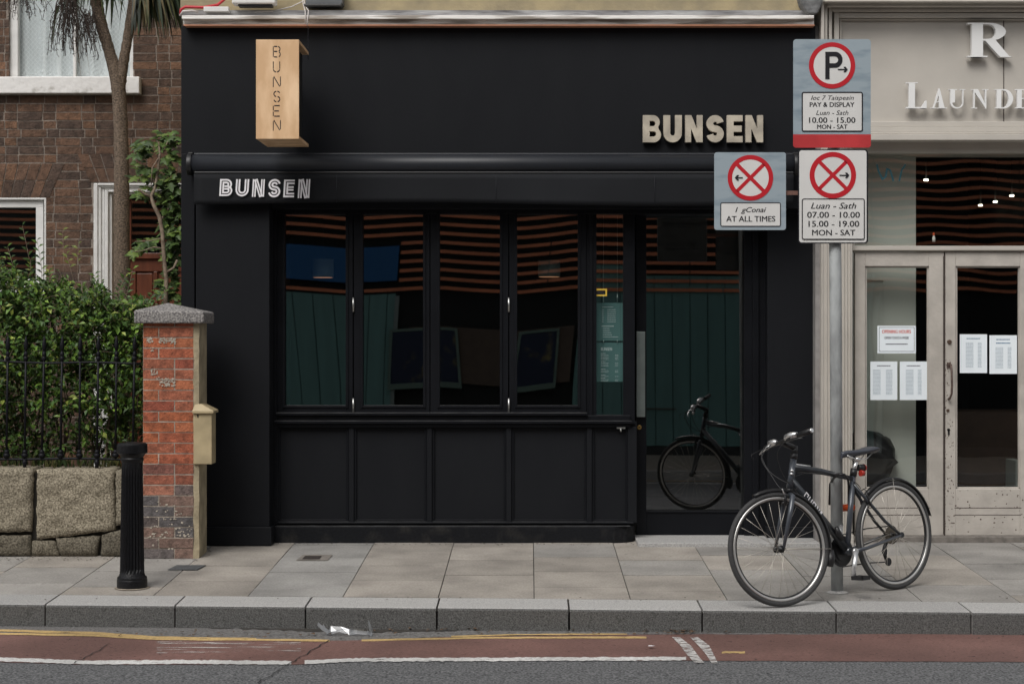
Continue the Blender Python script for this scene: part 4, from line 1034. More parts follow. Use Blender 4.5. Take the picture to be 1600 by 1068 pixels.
# tube lettering (decals)
b=MB(); dirn=Vector((.44-.868,0,.295-.757)).normalized(); nrm=Vector((-dirn.z,0,dirn.x))*-1
base_=Vector((.78,.0235,.662)); 
def dec(x,y,t): return BK(base_+dirn*x+nrm*(y)+Vector((0,t,0)))
lw=.034
def quad(xa,xb,ya,yb): b.add([dec(xa,ya,0),dec(xb,ya,0),dec(xb,yb,0),dec(xa,yb,0)],[(0,1,2,3)])
for k,(g) in enumerate(['J','U','O','V','I']):
    x0=k*.042; x1=x0+.032; h=.0175; t=.0075
    if g=='J': quad(x0,x0+t,-h,h); quad(x0+t,x1,h-t,h); quad(x1-t,x1,-h*.2,h-t)
    if g=='U': quad(x0,x0+t,-h,h); quad(x0+t,x1-t,-h,-h+t); quad(x1-t,x1,-h,h)
    if g=='O': quad(x0,x0+t,-h,h); quad(x0+t,x1-t,-h,-h+t); quad(x1-t,x1,-h,h); quad(x0+t,x1-t,h-t,h)
    if g=='V': b.add([dec(x0,h,0),dec(x0+t*1.3,h,0),dec(x0+.02,-h,0),dec(x0+.012,-h,0)],[(0,1,2,3)]); b.add([dec(x0+.02,-h,0),dec(x0+.027,h,0),dec(x0+.027+t,h,0),dec(x0+.022,-h,0)],[(0,1,2,3)])
    if g=='I': quad(x0,x0+t*2.2,-h,h)
b.build('decal',M['wpaint'],bk,fix=False)
b=MB(); b.tube([BK((.83,.0,.842)),BK((.70,.0,.8225))],[.0085,.0075],8); b.build('top_decal',M['alloy'],bk)
b=MB(); p=ax0+axd*.10; 
for s in(.085,.105): b.tube([BK(ax0+axd*s+Vector((.012,.012,0))),BK(ax0+axd*(s+.014)+Vector((.012,.012,0)))],.0115,8)
b.build('head_badge',M['alloy'],bk)
# saddle
b=MB(); prof=[(-.135,.068,.012),(-.11,.077,.018),(-.05,.062,.008),(.02,.035,.003),(.09,.02,.004),(.135,.017,.0),(.145,.008,-.008)]
sc0=Vector((.275,0,.885)); n=12
for u_,hw,dz_ in prof:
    for k in range(n):
        a=2*math.pi*k/n; y=hw*math.cos(a); z=.013*math.sin(a) if math.sin(a)>0 else .028*math.sin(a)*(1-.3*abs(math.cos(a)))
        b.v.append(tuple(BK(sc0+Vector((u_,y,z+dz_)))))
for i in range(len(prof)-1):
    for k in range(n): b.face([i*n+k,i*n+(k+1)%n,(i+1)*n+(k+1)%n,(i+1)*n+k],None,True)
b.face(list(range(n))[::-1]); b.face([(len(prof)-1)*n+k for k in range(n)]); b.build('saddle',M['saddle'],bk)
b=MB()
for s in(1,-1): b.tube([BK(sc0+Vector((-.10,.03*s,-.01))),BK(sc0+Vector((-.05,.022*s,-.045))),BK(sc0+Vector((.03,.022*s,-.045))),BK(sc0+Vector((.11,.01*s,-.012)))],.0035,6)
b.tube([BK((.29,0,.83)),BK((.283,0,.85))],[.019,.024],12); b.build('saddle_rail',M['alloy'],bk)
b=MB(); b.tube([BK((.325,0,.76)),BK((.288,0,.845))],.0145,12); b.build('seat_post',M['alloy'],bk)
b=MB(); b.tube([BK((.33,0,.74)),BK((.318,0,.785))],.022,14); b.build('seat_clamp',M['bblack'],bk)
b=MB(); b.tube([BK((.285,.0,.79)),BK((.235,0,.785))],[.02,.024],12); b.build('light_mount',M['bblack'],bk)
b=MB(); b.tube([BK((.235,0,.785)),BK((.222,0,.784))],[.026,.02],14); b.tube([BK((.29,.025,.755)),BK((.262,.028,.752))],[.02,.017],12); b.build('rear_light',M['reflect'],bk)
# mudguards
def guard(c,tf,a0,a1,wd,Rg=.362):
    b=MB(); n=18
    for i in range(n+1):
        a=R(a0+(a1-a0)*i/n)
        for v,dr in((-wd,-.012),(-wd*.6,0),(0,.004),(wd*.6,0),(wd,-.012)): b.v.append(tuple(tf(c+Vector(((Rg+dr)*math.cos(a),v,(Rg+dr)*math.sin(a))))))
    for i in range(n):
        for k in range(4): b.face([i*5+k,i*5+k+1,(i+1)*5+k+1,(i+1)*5+k],None,True)
    o=b.build('mudguard',M['bblack'],bk,fix=False); s=o.modifiers.new('s','SOLIDIFY'); s.thickness=.002; return o
guard(HUBF,FK,68,192,.020); guard(HUBR,BK,50,165,.020)
b=MB()
for s in(1,-1): b.tube([FK(HUBF+Vector((.0,.045*s,0))),FK(HUBF+Vector((-.345,.022*s,-.03)))],.0018,5); b.tube([BK(HUBR+Vector((0,.05*s,0))),BK(HUBR+Vector((-.0,.025*s,.36)))],.0012,5)
b.build('mudguard_stay',M['spoke'],bk)
b=MB(); a=R(192); b.tube([FK(HUBF+Vector((.362*math.cos(R(x)),0,.362*math.sin(R(x))))) for x in(186,194,202)],[.016,.026,.022],10); b.build('mud_flap',M['bblack'],bk)
# drivetrain
b=MB()
def disk(c,r,v,th,tf,bm,n=40,inner=None):
    A=[tf(Vector(c)+Vector((r*math.cos(2*math.pi*i/n)*(1 if i%2 else .975),v,r*math.sin(2*math.pi*i/n)*(1 if i%2 else .975)))) for i in range(n)]
    B=[tf(Vector(c)+Vector((r*math.cos(2*math.pi*i/n),v+th,r*math.sin(2*math.pi*i/n)))) for i in range(n)]
    bm.add([tuple(p) for p in A+B],[tuple(range(n))[::-1],tuple(range(n,2*n))]+[(i,(i+1)%n,n+(i+1)%n,n+i) for i in range(n)])
for r,v in((.098,-.052),(.078,-.045),(.06,-.038)): disk(BB,r,v,.003,BK,b,48)
b.build('chainring',M['bblack'],bk)
cm=mat('cassette_steel',(.13,.11,.085),.5,.4,var=.4,vs=60)
b=MB()
for i in range(7): disk((0,0,.345),.060-.005*i,-.022-.0042*i,.002,BK,b,28)
b.build('cassette',cm,bk)
b=MB(); b.tube([BK((.005,-.045,.40-.0)),BK((.2,-.048,.40)),BK((.43,-.05,.378))],.004,6); b.tube([BK((.43,-.05,.182)),BK((.2,-.048,.185)),BK((.03,-.045,.175))],.004,6); b.build('chain',M['bblack'],bk)
b=MB(); b.tube([BK((-.01,-.06,.33)),BK((.02,-.065,.27)),BK((.045,-.06,.24))],[.012,.014,.01],8); b.tube([BK((.045,-.06,.25)),BK((.02,-.055,.175))],[.012,.012],8); disk((.02,0,.175),.026,-.05,.008,BK,b,16); disk((.045,0,.24),.022,-.05,.008,BK,b,16); b.build('derailleur',M['bblack'],bk)
b=MB(); b.tube([BK((.43,.06,.28)),BK((.43,.078,.28))],.021,14); b.tube([BK((.43,.07,.28)),BK((.455,.078,.20)),BK((.478,.085,.125))],[.019,.014,.015],12); b.build('crank',M['alloy'],bk)
b=MB(); b.tube([BK((.43,-.06,.28)),BK((.405,-.078,.36)),BK((.382,-.085,.435))],[.019,.014,.015],12); b.build('crank',M['alloy'],bk)
def pedal(c,s,m):
    b=MB(); u,v,w_=c
    def bx(u0,u1,v0,v1,w0,w1):
        vs=[tuple(BK((a,e,f))) for f in(w0,w1) for e in(v0,v1) for a in(u0,u1)]
        b.add(vs,[(0,2,3,1),(4,5,7,6),(0,1,5,4),(2,6,7,3),(0,4,6,2),(1,3,7,5)])
    for du in(-.034,.026): bx(u+du,u+du+.008,v,v+s*.095,w_-.012,w_+.012)
    for dv in(0,.087): bx(u-.034,u+.034,v+s*dv,v+s*(dv+.008),w_-.012,w_+.012)
    b.tube([BK((u,v-s*.015,w_)),BK((u,v+s*.09,w_))],.009,8)
    b.build('pedal',m,bk)
pedal((.478,.098,.125),1,M['bblack']); pedal((.382,-.098,.435),-1,M['bblack'])
b=MB(); b.tube([BK((.50,.03,.36)),BK((.53,.035,.40)),BK((.545,.035,.44))],[.014,.02,.012],10); b.build('light_bracket',M['bblack'],bk)
# lock
lk=thing('bicycle_lock','black and orange shackle lock joining the bicycle frame to the post','lock',W(1324,795,11.25))
b=MB(); L1=lambda y,dx=0:W(1326+dx,y,11.24); 
b.tube([W(1326,788,11.29),W(1326.5,762,11.24),W(1325,748,11.12),W(1319,741,11.05),W(1311,740,11.05),W(1303,746,11.12),W(1297,756,11.36),W(1296,788,11.40)],.0078,10)
b.build('shackle',M['bblack'],lk)
b=MB(); b.tube([W(1333,792,11.27),W(1332,792,11.275),W(1318,793,11.34),W(1303,792.5,11.40)],[.019,.023,.023,.021],14); b.build('crossbar',M['lock'],lk,.002)
# ---------------------------------------------------------------- brick helper
def brickwall(mb,x0,x1,z0,z1,yf,holes,colfn,pitch=.075,Ls=.215,Hh=.1025,jt=.010,th=.05,flem=True,jit=.0015,seed=1):
    random.seed(seed); k=0; z=z0
    while z<z1:
        zb=z+jt/2; ztp=z+pitch-jt/2; zm=(zb+ztp)/2
        iv=[(x0,x1)]
        for h in holes:
            r=h(zb,ztp)
            if r is None: continue
            a,c=r; nv=[]
            for p,q in iv:
                if c<=p or a>=q: nv.append((p,q))
                else:
                    if a>p: nv.append((p,a))
                    if c<q: nv.append((c,q))
            iv=nv
        x=x0-(.16 if k%2 else .05)-rnd(0,.02); i=0
        while x<x1:
            ln=(Ls if (i+k)%2==0 else Hh) if flem else Ls
            ln+=rnd(-.006,.006)
            for p,q in iv:
                a=max(x,p); c=min(x+ln,q)
                if c-a>.02: mb.box(a,c,yf-rnd(0,.003),yf+th,zb+rnd(-.001,.001),ztp+rnd(-.001,.001),colfn((a+c)/2,zm),jit)
            x+=ln+jt; i+=1
        z+=pitch; k+=1
def gridwall(mb,x0,x1,z0,z1,y0,y1,rects):
    xs=sorted({x0,x1,*[a for r in rects for a in(r[0],r[1])]}); zs=sorted({z0,z1,*[a for r in rects for a in(r[2],r[3])]})
    xs=[x for x in xs if x0<=x<=x1]; zs=[z for z in zs if z0<=z<=z1]
    for a,c in zip(xs,xs[1:]):
        for e,f in zip(zs,zs[1:]):
            m=((a+c)/2,(e+f)/2)
            if any(r[0]<m[0]<r[1] and r[2]<m[1]<r[3] for r in rects): continue
            mb.box(a,c,y0,y1,e,f)
# ---------------------------------------------------------------- brick house
dH=15.85; yH=Yd(dH)
bh=thing('brick_house','dark brown brick terraced house with white windows behind the hedge','house',(-4.2,yH,0))
xl=X(-260,dH); xr=X(300,dH)
uwn=(X(-14+28,dH),X(208,dH),Z(122,dH),Z(-60,dH)); lwn=(X(-160,dH),X(72,dH),Z(460,dH),Z(309,dH)); drn=(X(146,dH),X(330,dH),0,Z(285,dH)+.0)
def rh(r): return lambda a,c:(r[0],r[1]) if c>r[2]+.01 and a<r[3]-.01 else None
def fan(r,ztop,fl):
    def f(a,c):
        if a<r[3]-.01 or c>ztop: return None
        e=(a-r[3])*fl; return (r[0]-e-.03,r[1]+e+.03)
    return f
archL=Z(255,dH); archD=Z(240,dH)
def hc(x,z):
    t=random.random()
    base=[(.128,.072,.046),(.105,.062,.042),(.145,.080,.050),(.085,.054,.040),(.17,.090,.052)][random.choices(range(5),[4,4,3,3,1.2])[0]]
    f=rnd(.8,1.15); return tuple(c*f for c in base)
sillr=(X(-40,dH),X(221,dH),Z(148,dH),Z(122,dH))
b=MB(); brickwall(b,xl,xr,0,4.6,yH,[rh(uwn),rh(lwn),rh(drn),rh(sillr),fan(lwn,archL,.45),fan(drn,archD,.45)],hc,pitch=13.2*dH/F,seed=4)
def fanbricks(r,ztop,fl,n):
    zc=r[3]; cx=(r[0]+r[1])/2; hh=ztop-zc; W2=(r[1]-r[0])/2
    for row in range(2 if hh>.2 else 1):
        za=zc+hh*row/2+.004; zb=zc+hh*(row+1)/2-.004 if hh>.2 else ztop
        for i in range(n):
            def xx(t,z): return cx+(2*t-1)*(W2+.03+(z-zc)*fl)
            t0=i/n; t1=(i+1)/n; g=.0045
            if row%2==1 and False: pass
            vs=[]
            for yy in(yH-.004,yH+.05):
                vs+=[(xx(t0,za)+g,yy,za),(xx(t1,za)-g,yy,za),(xx(t1,zb)-g,yy,zb),(xx(t0,zb)+g,yy,zb)]
            b.add(vs,[(0,1,2,3),(0,4,5,1),(1,5,6,2),(2,6,7,3),(3,7,4,0)],hc(0,0))
fanbricks(lwn,archL,.45,16); fanbricks(drn,archD,.45,13)
b.build('brickwork',M['brick'],bh)
b=MB(); gridwall(b,xl,xr,0,5,yH+.0025,yH+.25,[uwn,lwn,drn]); b.build('wall',M['mortar'],bh)
# upper window
b=MB(); dw=dH+.03
b.pbox(14,-80,28,125,dw,.08); b.pbox(203,-80,210,125,dw,.08); b.pbox(28,119.5,203,125,dw,.08); b.pbox(114,-80,118.5,119.5,dw+.01,.06); b.pbox(26.5,-80,29,119.5,dw+.02,.05)
wf=b.build('window_frame',M['winwhite'],bh,.005)
pane('window_glass',28,-80,204,120,dw+.03,M['glassc'],.001,wf)
b=MB(); xs_=40; d_=dw+.075
for i in range(xs_+1):
    x=X(24,d_)+(X(210,d_)-X(24,d_))*i/xs_; y=Yd(d_)+.012*math.sin(i*1.15)+(.012*math.sin(i*.37))
    b.v+=[(x,y,Z(126,d_)),(x,y,Z(-90,d_))]
for i in range(xs_): b.face([2*i,2*i+2,2*i+3,2*i+1],None,True)
cur=b.build('net_curtain',M['curtain'],wf,fix=False)
# lace diamonds
b=MB(); d_=dw+.06
for i in range(26):
    for s in(1,-1):
        P=[]; base=30+i*7.2
        for k in range(25):
            y=118-k*8; P.append(W(min(max(base+s*(3.4*math.cos(k*math.pi/1.0) ),26),205),y,d_))
        if base<200: b.tube(P,.0022,4)
b.build('lace_pattern',mat('lace_thread',(.80,.84,.86),.9),wf)
b=MB(); b.box(sillr[0],sillr[1],yH-.09,yH+.03,sillr[2],sillr[3]); s_=b.build('window_sill',M['sill'],bh,.008)
# lower window
b=MB(); b.pbox(-170,309,72,312,dH-.004,.06); b.pbox(69,312,72,460,dH-.004,.06); b.pbox(-160,313,67.5,324,dw,.08); b.pbox(56,324,67.5,436,dw,.08); b.pbox(-160,436,67.5,446,dw,.08)
wf=b.build('window_frame',M['winwhite'],bh,.004)
pane('window_glass',-160,323,57,437,dw+.05,M['glass'],.002,wf)
b=MB(); b.box(X(-180,dH),X(76,dH),yH-.08,yH+.03,Z(462,dH),Z(447,dH)); b.build('window_sill',M['sill'],bh,.006)
b=MB(); b.box(X(-180,dH),X(90,dH),yH+1.5,yH+1.6,0,3); b.build('room_wall',M['room'],bh)
b=MB(); b.pbox(-100,500,300,-200,dH+.9,.05); b.build('upper_room_wall',M['room'],bh)
# door case
b=MB()
for i,(a,dd_) in enumerate(((146,-.05),(152.5,-.035),(158,-.02),(163.5,-.03),(169,.0))):
    e=[152.5,158,163.5,169,175][i]; yt=286+(a-146)*.62; y2=286+(e-146)*.62
    b.pbox(a,yt,e,760,dH+dd_,.09); b.pbox(e,yt,340,y2,dH+dd_,.09)
dcs=b.build('door_case',M['winwhite'],bh,.006)
b=MB(); dx=dH+.10
b.pbox(170,296,340,303,dx,.06); b.pbox(170,303,180,760,dx,.06); b.pbox(198,395,340,404,dx-.02,.08); b.pbox(180,303,205,760,dx+.02,.04)
b.build('door_frame',M['brown'],bh,.004)
b=MB(); b.pbox(204,404,340,424,dx+.01,.05); b.pbox(204,424,212,700,dx+.01,.05); b.pbox(240,424,246,700,dx+.01,.05); b.pbox(204,424,340,700,dx+.03,.03); b.pbox(213.5,427,238,560,dx+.022,.012)
b.build('front_door',M['brown'],bh,.004)
pane('fanlight_glass',204,302,340,396,dx+.03,M['glass'],.001,bh)
b=MB(); b.pbox(190,290,350,420,dx+.5,.05); b.build('hall_wall',M['room'],bh)
# garden ground
sheet('garden_soil',-9,X(306,13.3),Yd(12.72),yH+.02,.10,M['soil'])
# ---------------------------------------------------------------- garden wall
gw=thing('garden_wall','low wall of rough brown granite blocks under the iron railings','wall',(-3.6,Yd(12.75),0))
def stone(pts,dep,col,seed,d=12.68,rough=.010):
    """irregular block from a px outline with a bulged rough face"""
    random.seed(seed)
    xs=[p[0] for p in pts]; x0,x1=min(xs),max(xs); top=[p for p in pts]
    # use quad corners: tl,tr,br,bl
    tl,tr,br,bl=pts; nx=max(4,int((x1-x0)/6)); nz=max(4,int((bl[1]-tl[1])/6)); b=MB()
    for j in range(nz+1):
        for i in range(nx+1):
            s=i/nx;t=j/nz
            px=(tl[0]*(1-s)+tr[0]*s)*(1-t)+(bl[0]*(1-s)+br[0]*s)*t; py=(tl[1]*(1-s)+tr[1]*s)*(1-t)+(bl[1]*(1-s)+br[1]*s)*t
            e=min(s,1-s)*(x1-x0); g=min(t,1-t)*(bl[1]-tl[1]); ed=min(1,min(e,g)/2.6)
            nn=noise.noise(Vector((px*.06+seed,py*.06,0)))+.5*noise.noise(Vector((px*.17,py*.17,seed)))
            if i in(0,nx) or j in(0,nz): px+=rnd(-.9,.9); py+=rnd(-.9,.9)
            p=W(px,py,d); p.y+= .014*(1-ed)**2 - rough*nn*2*ed+ rnd(-.0015,.0015)
            b.v.append(tuple(p))
    m=nx+1
    for j in range(nz):
        for i in range(nx): b.face([j*m+i,(j+1)*m+i,(j+1)*m+i+1,j*m+i+1],col,True)
    # rim back
    loop=[i for i in range(m)]+[j*m+nx for j in range(1,nz+1)]+[nz*m+i for i in range(nx-1,-1,-1)]+[j*m for j in range(nz-1,0,-1)]
    k=len(b.v)
    for q in loop: v=b.v[q]; b.v.append((v[0],v[1]+dep,v[2]))
    n=len(loop)
    for i in range(n): b.face([loop[i],loop[(i+1)%n],k+(i+1)%n,k+i],col,True)
    return b
for i,(pts,c) in enumerate([
  ([(-230,731),(-72,733),(-74,835),(-230,838)],1.0),
  ([(-68,732),(50,731),(47,830),(-66,834)],.95),
  ([(57,734),(176,733),(179,828),(56,843)],1.05),
  ([(180,735),(226,734),(226,812),(181,822)],.8),
  ([(-200,836),(-60,838),(-60,868),(-200,868)],.5),
  ([(-57,838),(46,836),(47,869),(-57,868)],.48),
  ([(50,844),(84,845),(92,869),(49,869)],.62),
  ([(86,841),(155,837),(150,869),(94,869)],.5),
  ([(158,836),(226,816),(226,870),(157,870)],.42)]):
    stone(pts,.28,(c,c*.98,c*.93),i+30).build('stone',M['granite'],gw)
b=MB(); b.box(X(-240,12.7),X(226,12.7),Yd(12.74),Yd(12.95),-.15,Z(740,12.7)); b.build('core',mat('wall_core',(.03,.027,.022),.95),gw)
b=MB(); random.seed(9)
# ---------------------------------------------------------------- railings
rl=thing('iron_railings','black wrought iron railings standing on the granite garden wall','railing',(-3.6,Yd(12.8),.62))
dr_=12.80
b=MB()
b.tube([W(-240+20*i,563+.9*math.sin(i*.9)+(1.2 if i>12 else 0)+i*.12,dr_) for i in range(24)],.008,8); b.build('top_rail',M['iron'],rl)
b=MB(); b.tube([W(-240+20*i,715+.10*i+.8*math.sin(i*.6),dr_) for i in range(22)]+[W(222,719,dr_)],.009,8); b.build('bottom_rail',M['iron'],rl)
for i in range(-8,8):
    px=12+28.3*i; b=MB()
    lean_=rnd(-1.5,1.5)-2
    def bp(y,dd=0): return W(px+lean_*(y-563)/155,y,dr_+dd)
    b.tube([bp(718),bp(540)],.0085,8)
    # finial and collars
    for y,r in((560,.017),(553,.015),(706,.017),(711,.024)): b.tube([bp(y+4),bp(y+2),bp(y-2),bp(y-4)],[.009,r,r,.009],10)
    b.tube([bp(548),bp(543),bp(538),bp(530),bp(524)],[.009,.015,.017,.009,.002],10)
    if i in(1,5,-3): b.tube([bp(717),bp(722),bp(726),bp(735)],[.012,.02,.012,.014],10)
    b.build('bar',M['iron'],rl)
# ---------------------------------------------------------------- brick pillar
gp=thing('brick_pillar','red brick gate pillar with weathered stone cap and rendered right side','pillar',W(265,872,12.61))
dP=12.61; xa,xb=X(223,dP),X(303,dP); yP=Yd(dP); ztp=Z(503,dP)
def pc(x,z):
    if z<.42: 
        base=random.choice([(.12,.095,.088),(.16,.115,.10),(.10,.09,.09),(.19,.12,.095),(.13,.11,.105)])
    elif z<.60: base=random.choice([(.30,.10,.055),(.26,.085,.05),(.34,.14,.09),(.20,.08,.06),(.15,.11,.10)])
    else: base=random.choice([(.36,.105,.045),(.32,.09,.045),(.27,.07,.04),(.40,.13,.06),(.34,.11,.06)])
    f=rnd(.85,1.12); return tuple(c*f for c in base)
gg=G(yP); b=MB(); random.seed(12); k=0; z=gg+.002; pit=.0741
while z<ztp-.02:
    zt_=z+pit-.008; zt_=min(zt_,ztp)
    cuts=[xa,xa+.112,xb] if k%2 else [xa,xa+(xb-xa)*.62,xb]
    if k%5==2: cuts=[xa,xa+.225,xb]
    for a,c in zip(cuts,cuts[1:]): b.box(a+.004,c-.004,yP-rnd(0,.002)-(0.004 if z<.1 else 0),yP+.3,z,zt_,pc(a,z),.0015)
    z+=pit; k+=1
b.build('brickwork',M['brick'],gp)
b=MB(); b.box(xa+.002,xb-.002,yP+.0015,yP+.31,gg,ztp); b.build('mortar',M['mortarp'],gp)
# lime residues on bricks
b=MB(); random.seed(8)
def blob(cx,cy,rx,ry,n):
    for i in range(n):
        x=cx+rnd(-rx,rx); y=cy+rnd(-ry,ry); s=rnd(.5,1.6)
        b.prism([[(x+s*rnd(.6,1.5)*math.cos(a),y+s*rnd(.5,1.1)*math.sin(a)) for a in(0,.9,1.8,2.7,3.6,4.5,5.4)]],lambda x,y,t,i=i:W(x,y,dP)+Vector((0,-.0046-.00004*i+t,0)),.0015)
blob(234,531,5,4,26); blob(261,532,13,4.5,70); blob(236,546,5,3,8); blob(241,580,5,5,26); blob(262,597,12,6,75); blob(250,592,5,3,8)
for i in range(42): blob(rnd(228,298),random.triangular(770,868,838),rnd(1,5),rnd(.5,2),random.randint(1,6))
b.build('lime_mark',mat('lime',(.52,.46,.38),.95,var=.4,vs=60),gp)
b=MB(); 
# rendered right side, slightly ragged front edge
n=24
for i in range(n+1):
    z_=gg+(ztp-gg)*i/n; f=rnd(-.004,.006)
    b.v+=[(xb-.004+f,yP-.004,z_),(xb+.036+rnd(-.003,.003),yP+.004,z_),(xb+.036,yP+.30,z_)]
for i in range(n): 
    for k in(0,1): b.face([3*i+k,3*i+k+1,3*i+3+k+1,3*i+3+k],None,False)
b.build('side_render',M['rendside'],gp,fix=False)
b=MB(); xc0,xc1=X(209,12.56),X(318.5,12.56); y0,y1=Yd(12.56),Yd(12.98); zc0=Z(505,12.56); zc1=Z(487,12.56); za=Z(473,12.75)
xm=(X(262,12.75)); ym=(y0+y1)/2
b.add([(xc0,y0,zc0),(xc1,y0,zc0),(xc1,y1,zc0),(xc0,y1,zc0),(xc0,y0,zc1+.01),(xc1,y0,zc1-.02+.02),(xc1,y1,zc1),(xc0,y1,zc1),(xm,ym,za)],[(0,3,2,1),(0,1,5,4),(1,2,6,5),(2,3,7,6),(3,0,4,7),(4,5,8),(5,6,8),(6,7,8),(7,4,8)])
b.build('cap_stone',M['cap'],gp,.012,3)
# mail box
mb_=thing('letter_box','beige metal letter box fixed to the side of the brick pillar','letter box',W(316,725,12.7))
dB=12.59; x0,x1=X(302,dB),X(331,dB); y0=Yd(dB)
b=MB(); b.box(x0,x1,y0,y0+.16,Z(725,dB),Z(644,dB)); b.build('body',M['box'],mb_,.006)
b=MB(); xq0,xq1=X(300.5,12.57),X(333.5,12.57); zb0=Z(645.5,12.57); yy0,yy1=Yd(12.57),Yd(12.77)
b.add([(xq0,yy0,zb0),(xq1,yy0,zb0),(xq1,yy1,zb0),(xq0,yy1,zb0),(xq0,yy0,zb0+.02),(xq1,yy0,zb0+.018),(xq1,yy1,zb0+.018),(xq0,yy1,zb0+.02),(xq0+.01,yy0+.04,zb0+.064),(xq0+.055,yy0+.04,zb0+.066),(xq0+.055,yy1,zb0+.066),(xq0+.01,yy1,zb0+.064)],
 [(0,3,2,1),(0,1,5,4),(1,2,6,5),(3,0,4,7),(4,5,9,8),(5,6,10,9),(7,4,8,11),(8,9,10,11),(2,3,7,11,10,6)])
b.build('lid',M['box'],mb_,.003)
b=MB(); c=W(309,648.5,12.588); b.tube([c,c+Vector((0,-.003,0))],.006,10); b.pbox(308.3,648,309.7,652,12.586,.004); b.build('lock',M['dark'],mb_)
# ---------------------------------------------------------------- bollard
bo=thing('bollard','black fluted cast iron bollard on the pavement before the brick pillar','bollard',gpt(206.5,916))
dO=11.44; k=dO/F; cx=X(206.5,dO)
zo=G(Yd(dO))
prof=[(0.094,0),(.096,.01),(.096,.05),(.094,.056),(.094,.068),(.083,.078),(.0775,.095),(.0765,.12),(.0680,.70),(.0655,.80),(.072,.812),(.074,.822),(.070,.832),(.080,.85),(.0955,.86),(.0965,.872),(.0965,.905),(.0955,.915),(.088,.922),(.03,.93)]
b=MB(); b.lathe(prof,(cx,Yd(dO),zo),44,flute=(.11,.79,.87),smooth=False); b.build('post',M['bollard'],bo)
b=MB(); b.lathe([(.112,.0),(.105,.003),(.095,.004)],(cx,Yd(dO),zo),20); b.build('mortar_base',mat('mortar_ring',(.33,.28,.22),.9,var=.4,vs=20),bo)
# ---------------------------------------------------------------- foliage
def leaf(mb,p,dirv,up,L,wd,col,fold=.25):
    d_=dirv.normalized(); s=d_.cross(up)
    if s.length<1e-4: s=d_.cross(Vector((1,0,.1)))
    s.normalize(); u=s.cross(d_)
    a=p; c=p+d_*L; m=p+d_*L*.48
    l=m+s*wd/2+u*wd*fold; r=m-s*wd/2+u*wd*fold; dr=u*(-L*.08)
    b=len(mb.v); mb.v+=[tuple(a),tuple(l),tuple(c+dr),tuple(r),tuple(m)]
    mb.face([b,b+1,b+4],col); mb.face([b+1,b+2,b+4],col); mb.face([b+2,b+3,b+4],col); mb.face([b+3,b,b+4],col)
def rv():
    while 1:
        v=Vector((rnd(-1,1),rnd(-1,1),rnd(-1,1)))
        if .05<v.length<1: return v.normalized()
hd=thing('hedge','dense dark green privet hedge growing behind the iron railings','hedge',(-3.7,.4,.1))
random.seed(20)
TOP=[(-260,430),(-60,425),(0,415),(40,440),(70,437),(100,452),(140,452),(165,460),(200,472),(235,480),(262,500)]
gl=[(.032,.065,.014),(.055,.105,.018),(.022,.046,.013),(.080,.135,.026),(.15,.19,.045),(.040,.085,.026)]
hl=MB(); br=MB()
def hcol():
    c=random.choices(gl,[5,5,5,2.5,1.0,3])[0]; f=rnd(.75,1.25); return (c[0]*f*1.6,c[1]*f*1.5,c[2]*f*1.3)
cl=[]
for i in range(2300):
    px=rnd(-250,236); d=rnd(12.95,14.9) if random.random()<.45 else rnd(12.9,13.5)
    t=interp(TOP,px)+8*math.sin(px*.11)+6*noise.noise(Vector((px*.05,d*2,0)))
    py=t+(715-t)*random.random()**1.15
    dens=noise.noise(Vector((px*.018,py*.018,3)))
    if py>600 and random.random()<.05+.5*(dens<-.12): continue
    cl.append((px,py,d))
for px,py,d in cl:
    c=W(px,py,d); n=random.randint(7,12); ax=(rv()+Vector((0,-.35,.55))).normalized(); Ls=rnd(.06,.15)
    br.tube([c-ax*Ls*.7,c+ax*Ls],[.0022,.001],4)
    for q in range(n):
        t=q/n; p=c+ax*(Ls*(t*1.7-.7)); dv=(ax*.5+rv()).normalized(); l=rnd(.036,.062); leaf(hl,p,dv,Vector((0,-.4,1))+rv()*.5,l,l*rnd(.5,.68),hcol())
# loose surface leaves
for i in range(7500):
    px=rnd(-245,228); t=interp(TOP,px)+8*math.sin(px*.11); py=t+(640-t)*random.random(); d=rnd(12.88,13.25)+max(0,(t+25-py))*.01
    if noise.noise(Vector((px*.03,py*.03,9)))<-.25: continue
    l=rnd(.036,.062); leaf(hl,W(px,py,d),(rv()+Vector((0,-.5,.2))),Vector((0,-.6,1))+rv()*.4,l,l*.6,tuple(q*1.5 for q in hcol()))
# sprigs above the top
for px,py,tx,ty,d in[(60,470,35,352,13.3),(66,460,58,375,13.4),(22,450,12,385,13.2),(5,440,-6,395,13.2),(118,470,104,398,13.6),(100,470,98,360,14.2),(118,480,122,382,14.2),(160,480,148,428,13.6),(190,490,208,420,13.4),(185,480,196,432,13.5),(216,490,240,458,13.3),(140,470,128,445,13.4),(40,445,48,405,13.3),(225,500,262,450,13.4),(205,480,226,470,13.2),(83,460,76,425,13.3),(-30,440,-40,390,13.3)]:
    a=W(px,py,d); e=W(tx,ty,d); mid=(a+e)/2+Vector((rnd(-.03,.03),0,0)); br.tube([a,mid,e],[.003,.002,.001],5)
    yel=(px==100 or px==118)
    for q in range(16):
        t=q/15; p=a+(e-a)*t+(mid-(a+e)/2)*(1-abs(2*t-1)); sd=1 if q%2 else -1
        dv=((e-a).normalized()*.55+Vector((sd,rnd(-.6,.1),0))*.8+rv()*.25); l=rnd(.04,.062)
        if yel and 3<q<11: continue
        leaf(hl,p,dv,Vector((0,-.7,.7)),l,l*.45,(.16,.19,.04) if (yel and q>9) else hcol())
hl.build('foliage',M['leaf'],hd,fix=False)
